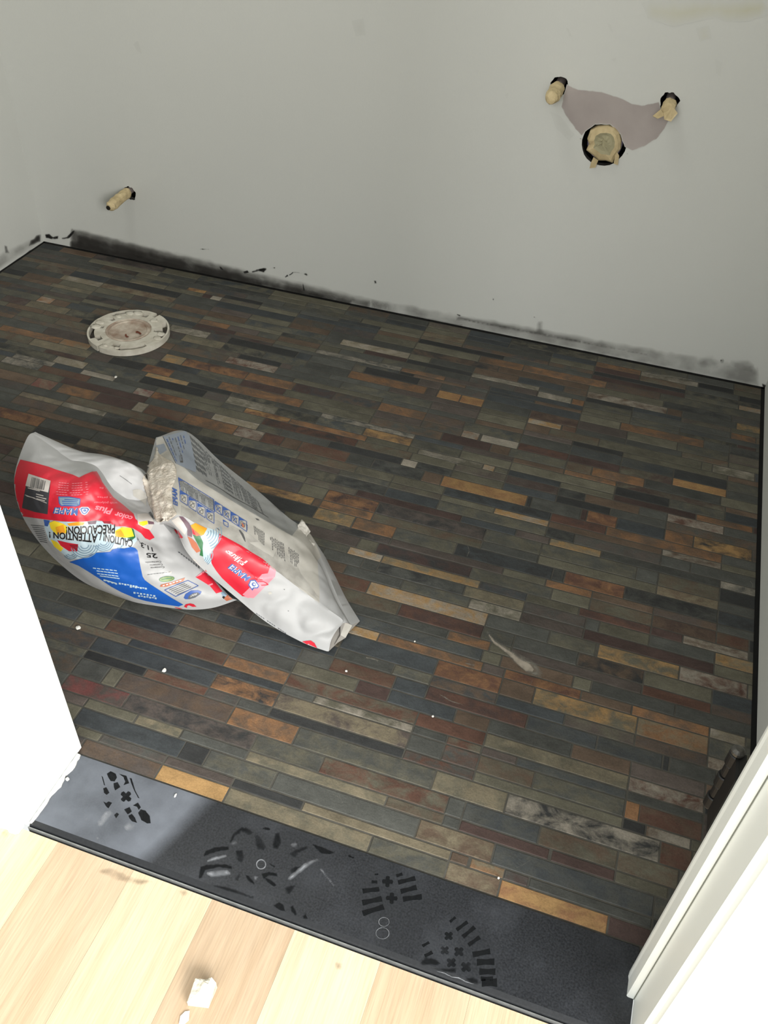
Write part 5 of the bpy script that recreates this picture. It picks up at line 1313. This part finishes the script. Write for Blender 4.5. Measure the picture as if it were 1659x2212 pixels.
def lerp2(q, u, v):
    a = (q[0][0] + (q[1][0] - q[0][0]) * u, q[0][1] + (q[1][1] - q[0][1]) * u)
    b_ = (q[3][0] + (q[2][0] - q[3][0]) * u, q[3][1] + (q[2][1] - q[3][1]) * u)
    return (a[0] + (b_[0] - a[0]) * v, a[1] + (b_[1] - a[1]) * v)
def textlines(q, n, mi, layer, along_u=False, fill=0.55, seed=0, words=5):
    """Tiny print: rows of short dashes inside a four-cornered field."""
    rr = random.Random(seed)
    for k in range(n):
        s0 = (k + 0.2) / n
        s1 = s0 + fill / n
        t = 0.04 + rr.random() * 0.08
        while t < 0.92:
            e = min(0.97, t + (0.4 + rr.random()) / words)
            if along_u:
                pl = [lerp2(q, t, s0), lerp2(q, e, s0), lerp2(q, e, s1), lerp2(q, t, s1)]
            else:
                pl = [lerp2(q, s0, t), lerp2(q, s1, t), lerp2(q, s1, e), lerp2(q, s0, e)]
            put(pl, mi, layer, 9)
            t = e + 0.035
            if rr.random() < 0.12:
                break
put(l2([(610, 665), (720, 720), (990, 885), (998, 1015), (860, 930), (615, 762)]), GPAN, 1.6)
textlines(big, 24, GTX, 2.4, False, 0.5, 3, 4)
for k, (x, y) in enumerate(((602, 778), (706, 850), (812, 925), (918, 992), (1018, 900), (1118, 965), (1215, 1028), (1308, 1088), (1116, 1122))):
    q = l2([(x, y), (x + 90, y + 56), (x + 90, y + 176), (x + 2, y + 118)])
    if k == 8:
        q = l2([(x, y), (x + 60, y + 40), (x + 60, y + 90), (x + 10, y + 60)])
    frame(q, STEEL, 1.2, 2.2)
    put([q[0], lerp2(q, 0.75, 0.02), lerp2(q, 0.02, 0.35)], STEEL, 2.5)
    if k != 8:
        frame([lerp2(q, *uv) for uv in ellipse(0.45, 0.55, 0.3, 0.26, 0.3, 9)], DTX, 0.8, 2.5)
        put(strip([lerp2(q, 0.15, 0.9), lerp2(q, 0.5, 0.45), lerp2(q, 0.8, 0.3)], 1.2), STEEL if k > 3 else GTX, 2.7)
        if k in (4, 5, 6):
            put(strip([lerp2(q, 0.1, 0.3), lerp2(q, 0.9, 0.95)], 1.2), STEEL, 2.7)
        if k == 7:
            put([lerp2(q, 0.3, 0.4), lerp2(q, 0.6, 0.5), lerp2(q, 0.7, 0.75), lerp2(q, 0.4, 0.8)], BORG, 2.9)
txt('MAPEI', l2([(568, 765), (575, 960), (520, 935), (505, 735)]), STEEL, 2.2, 0.03)
for q, n, sd in (([(372, 188), (510, 270), (505, 445), (392, 345)], 8, 1), ([(568, 312), (738, 395), (760, 640), (575, 480)], 9, 2), ([(790, 440), (918, 520), (925, 745), (795, 620)], 8, 3), ([(278, 165), (308, 185), (305, 280), (280, 265)], 2, 4)):
    textlines(l3(q), n, DTX, 1.6, False, 0.42, sd, 7)
put(strip(l3([(205, 250), (240, 300), (262, 350), (275, 390)]), [3, 5, 4, 1]), DTX, 1.8)
put(l3([(395, 108), (430, 118), (448, 135), (415, 132)]), DTX, 1.8)
put(l2([(1030, 1215), (1060, 1228), (1082, 1252), (1060, 1245)]), DTX, 1.8)
put(strip(l2([(910, 652), (1000, 700), (1100, 760), (1240, 855), (1400, 940), (1520, 1010), (1659, 1095)]), [1, 1.6, 1, 1.8, 1, 1.4, 0.8]), DTX, 1.8)
# grey panel: fine print and little tables
gp = l2([(480, 95), (660, 62), (800, 540), (550, 448)])
put(l2([(395, 130), (655, 62), (705, 80), (800, 480), (790, 555), (660, 500), (545, 445)]), BGP, 0.9)
put(l2([(312, 145), (392, 128), (545, 440), (470, 420), (330, 350)]), DUSTY, 0.8)
put(l2([(318, 235), (412, 212), (445, 290), (340, 360), (318, 330)]), BGP, 1.4)
put(l2([(392, 128), (402, 126), (556, 446), (545, 442)]), GTX, 1.6)
for k in range(7):
    q = l2([(420 + k * 34, 125 - k * 8), (440 + k * 34, 120 - k * 8), (575 + k * 30, 440 + k * 14), (556 + k * 30, 432 + k * 14)])
    textlines(q, 1, GTX if k % 2 else STEEL, 1.8, False, 0.5, 20 + k, 9)
txt('E', l2([(640, 440), (625, 345), (590, 350), (605, 440)]), DTX, 2.2)
for k in range(20):
    x0_, y0_ = 712 + k * 46, 92 + k * 45
    xb, yb = 800 + k * 45, 545 + k * 29
    if k > 17:
        break
    q = l2([(x0_, y0_), (x0_ + 44, y0_ + 43), (xb + 43, yb + 27), (xb, yb)])
    if k in (0, 1, 2, 8, 9, 15):
        for v in (0.04, 0.2, 0.36, 0.52, 0.68, 0.84):
            put([lerp2(q, 0.05, v), lerp2(q, 0.42, v + 0.01), lerp2(q, 0.42, v + 0.10), lerp2(q, 0.05, v + 0.09)], GTX, 1.8)
            put([lerp2(q, 0.52, v + 0.02), lerp2(q, 0.92, v + 0.03), lerp2(q, 0.92, v + 0.12), lerp2(q, 0.52, v + 0.11)], GTX, 1.8)
    else:
        textlines(q, 4, GTX, 1.8, False, 0.5, 40 + k, 9)
# red corner at the folded end, faint creases
put(l3([(955, 1580), (1010, 1572), (1060, 1568), (1105, 1600), (1145, 1678), (1060, 1640)]), RED, 2)
for k in range(26):
    x, y = 275 + k * 26, 1150 + k * 17.5
    if k % 5 != 4:
        put(l3([(x, y), (x + 18, y + 13), (x + 22, y + 26), (x + 4, y + 15)]), GTX, 1.5)
putr(l3([(548, 990), (580, 985), (600, 1010), (560, 1020)]), DIRT, 1.2, 1, 4)
for pl in ([(730, 955), (750, 955), (745, 966)], [(780, 1210), (800, 1212), (790, 1222)]):
    put(l3(pl), DTX, 1.5)
# grime, with shade painted in, on the paper beside the torn edge
putr(l1([(1390, 690), (1480, 690), (1540, 740), (1540, 870), (1470, 800), (1400, 760)]), DIRT, 0.8, 3, 8)
put(strip(l1([(1250, 540), (1310, 580), (1380, 632)]), 1.2), DTX, 1.4)

for flat_, mi, layer, ml in prints:
    refine(flat_, ml)
    stamp(body, flat_, bag_map(0.00022 * layer + 0.0002), mi, 0.03)

bag = empty('grout_bag', on_z(480, 1290, 0), 'crumpled, folded white grout bag with red and blue printing lying on the slate floor', 'bag')
bb_ = link(body, 'bag_body', BM, bag)
for p in bb_.data.polygons:
    p.use_smooth = True
try:
    bb_.data.set_sharp_from_angle(angle=math.radians(38))
except Exception:
    pass

# torn fibrous paper at the open end
M_FIBRE = mat('torn_fibrous_paper', rgb(206, 199, 188), 0.9, 0.1, mottle=0.25, scale=90, bump=1.0, bscale=240, col2=rgb(176, 166, 152))
fbm_ = bmesh.new()
outer = l2([(318, 250), (285, 390), (235, 450), (215, 540), (155, 630), (175, 740), (205, 830), (225, 930), (270, 1020), (320, 1140), (390, 1145)])
inner = l2([(350, 330), (420, 380), (500, 420), (545, 470), (560, 560), (540, 660), (505, 760), (510, 860), (520, 960), (560, 1050), (500, 1110)])
NA, NB = 70, 26
so = spline([Vector((x, y, 0)) for x, y in outer], NA)
si = spline([Vector((x, y, 0)) for x, y in inner], NA)
gm = bag_map(0.0)
depth_ref = 0
gridv = []
last = None
for a in range(NA + 1):
    rowv = []
    jag = 2.2 * noise.noise(Vector((a * 0.9, 0, 4))) + 1.5 * noise.noise(Vector((a * 2.3, 3, 4)))
    for b2 in range(NB + 1):
        t = b2 / NB
        q = so[a].lerp(si[a], t)
        q = q + (so[a] - si[a]).normalized() * jag * (1 - t)
        rowv.append((q.x, q.y, t))
    gridv.append(rowv)
vv = []
for a in range(NA + 1):
    cen = so[a].lerp(si[a], 0.7)
    dref = None
    r_ = []
    for x, y, t in gridv[a]:
        zref = 0.158 + 0.004 * math.sin(a / NA * math.pi) - 0.018 * max(0, 0.3 - a / NA)
        p = on_z(x, y, zref)
        h = gm(x, y)
        if h is not None and abs((h - CAM).length - (p - CAM).length) < 0.06:
            p = h
        d = (CAM - p).normalized()
        lift = 0.0006 + math.sin(min(1, t * 1.0) * math.pi) ** 0.6 * 0.007
        lift += (0.0045 * noise.noise(Vector((x * 0.11, y * 0.05, 1))) + 0.003 * noise.noise(Vector((x * 0.3, y * 0.2, 2)))) * math.sin(t * math.pi) ** 0.4
        r_.append(fbm_.verts.new(p + d * max(0.0004, lift)))
    vv.append(r_)
for a in range(NA):
    for b2 in range(NB):
        q = (vv[a][b2], vv[a + 1][b2], vv[a + 1][b2 + 1], vv[a][b2 + 1])
        if max((q[i].co - q[i - 1].co).length for i in range(4)) < 0.05:
            fbm_.faces.new(q)
bmesh.ops.recalc_face_normals(fbm_, faces=fbm_.faces)
to = link(fbm_, 'torn_edge', [M_FIBRE], bag, smooth=True)
sm = to.modifiers.new('thick', 'SOLIDIFY'); sm.thickness = 0.0025; sm.offset = -1

# torn flap at the back corner
fl_ = bmesh.new()
flap = l3([(905, 380), (890, 280), (905, 190), (950, 120), (985, 155), (1000, 190), (1055, 260), (1010, 310), (1000, 345), (1060, 380), (1102, 415), (1098, 450), (1065, 455), (1030, 450), (985, 420), (940, 400)])
f2 = fill2d([rough(flap, 1.0, 4)])
refine(f2, 4)
def flap_map(x, y):
    t = (1180 - y) / 60
    p = on_z(x, y, 0.05 + 0.025 * max(0, t) + 0.006 * noise.noise(Vector((x * 0.12, y * 0.12, 0))))
    return p
stamp(fl_, f2, flap_map, 0)
fo = link(fl_, 'torn_flap', [M_DUSTYP], bag, smooth=True)
sm = fo.modifiers.new('thick', 'SOLIDIFY'); sm.thickness = 0.0012; sm.offset = -1
# open fold at the far tip
tp_ = bmesh.new()
tpp = [(735, 1341, .027), (746, 1342, .024), (760, 1351, .014), (746, 1378, .006), (722, 1393, .0035), (735, 1372, .010)]
v_ = [tp_.verts.new(on_z(*q)) for q in tpp]
tp_.faces.new((v_[0], v_[1], v_[5])).material_index = 1
tp_.faces.new((v_[1], v_[2], v_[5]))
tp_.faces.new((v_[2], v_[3], v_[5]))
tp_.faces.new((v_[3], v_[4], v_[5])).material_index = 1
to2 = link(tp_, 'end_fold', [M_DUSTYP, M_INSIDE], bag)
sm = to2.modifiers.new('thick', 'SOLIDIFY'); sm.thickness = 0.0010; sm.offset = -1


# ------------------------------------------------------------------ loose chips
M_CHIP = mat('white_plaster_chip', rgb(232, 230, 222), 0.8, 0.2, mottle=0.15, scale=300, bump=0.4, bscale=500)
def chip(px, py, z, pw, ph, hgt, label, name='plaster_chip', seed=0, ang=0.0):
    c = on_z(px, py, z)
    s = (on_z(px + 1, py, z) - c).length
    b = bmesh.new()
    bmesh.ops.create_icosphere(b, subdivisions=2, radius=1.0)
    ca, sa = math.cos(ang), math.sin(ang)
    for v in b.verts:
        k = 1 + 0.3 * noise.noise(v.co * 1.7 + Vector((seed, 0, 0)))
        x, y, zz = v.co.x * k * pw * s / 2, v.co.y * k * ph * s * 0.75, max(-0.6, v.co.z * k)
        v.co = Vector((x * ca - y * sa, x * sa + y * ca, (zz + 0.6) * hgt))
    o = link(b, name, [M_CHIP])
    o.location = (c.x, c.y, z)
    return tag(o, label, 'debris', 'loose white plaster chips')
chip(169, 1357, 0.0008, 11, 7, 0.0016, 'white plaster chip on slate in front of the bag, beside the white jamb', seed=1, ang=0.4)
chip(355, 1449, 0.0008, 9, 7, 0.0018, 'round white plaster chip on slate below the middle of the bag', seed=2)
chip(250, 815, 0.0008, 6, 5, 0.0014, 'tiny white plaster chip on slate just in front of the toilet flange', seed=3)
chip(935, 1548, 0.0008, 5, 4, 0.0012, 'tiny white plaster chip on a rusty red slate strip', seed=4)
chip(748, 1450, 0.0008, 5, 4, 0.0010, 'tiny white plaster chip on the reddish strip just in front of the bag tip', seed=5, ang=0.8)
chip(896, 1386, 0.0008, 4, 3, 0.0010, 'tiny white plaster chip on dark slate right of the bag tip', seed=6)
chip(379, 1719, TT + 0.0003, 4, 7, 0.0012, 'small white sliver on the threshold beside the golden slate strip', seed=7)
chip(146, 1684, TT + 0.0023, 8, 6, 0.0020, 'white crumb on the caulk at the left end of the threshold', seed=8, ang=0.7)
chip(1077, 1897, 0.0008, 5, 4, 0.0010, 'tiny white chip on the brown strip beside the yellow spotted strip', seed=9)
chip(388, 1313, 0.0008, 5, 3, 0.0010, 'tiny white chip on slate under the lower edge of the bag', seed=10)

# broken drywall chunk and a flake on the oak boards
M_CHUNK = mat('white_drywall_face', rgb(238, 236, 228), 0.8, 0.2, mottle=0.08, scale=60)
M_CORE = mat('crumbly_gypsum_core', rgb(186, 180, 164), 0.9, 0.1, mottle=0.3, scale=160, bump=0.8, bscale=260, col2=rgb(214, 208, 192))
ZF = WZ + 0.0003
def up(px, py, z): return on_z(px, py, z)
b = bmesh.new()
# visible outline in the photo is a wedge: sloping broken face on top, white paper face towards the viewer
P = [up(422, 2113, ZF + 0.016), up(444, 2116, ZF + 0.0175), up(457, 2111, ZF + 0.018), up(449, 2125, ZF + 0.020), up(404, 2165, ZF + 0.010), up(467, 2123, ZF + 0.014), up(450, 2175, ZF + 0.004)]
vt = [b.verts.new(p) for p in P]
for tri, mi in (((0, 4, 3), 1), ((0, 3, 1), 1), ((1, 3, 2), 1), ((3, 4, 6), 0), ((3, 6, 5), 0), ((2, 3, 5), 0)):
    b.faces.new([vt[i] for i in tri]).material_index = mi
lo = [b.verts.new((p.x, p.y, ZF)) for p in P]
loop = [0, 4, 6, 5, 2, 1]
for i in range(len(loop)):
    a, d = loop[i], loop[(i + 1) % len(loop)]
    b.faces.new((vt[a], vt[d], lo[d], lo[a])).material_index = 1
b.faces.new([lo[i] for i in loop])
bmesh.ops.recalc_face_normals(b, faces=b.faces)
bmesh.ops.subdivide_edges(b, edges=b.edges[:], cuts=4, use_grid_fill=True)
for v in b.verts:
    if v.co.z > ZF + 0.001:
        v.co.z += 0.0012 * noise.noise(v.co * 320)
bmesh.ops.triangulate(b, faces=b.faces[:])
o = link(b, 'drywall_chunk', [M_CHUNK, M_CORE])
tag(o, 'broken white drywall chunk with crumbly core on the pale oak boards', 'debris')
b = bmesh.new()
prism_pts = rough([tuple(up(x, y, ZF)[:2]) for x, y in ((390, 2196), (400, 2186), (410, 2184), (408, 2204), (398, 2213), (387, 2212))], 0.0004, 0.003)
prism(b, prism_pts, ZF, ZF + 0.0012)
bmesh.ops.recalc_face_normals(b, faces=b.faces)
tag(link(b, 'paint_flake', [M_CHUNK]), 'flat white paint flake on the oak boards beside the drywall chunk', 'debris')
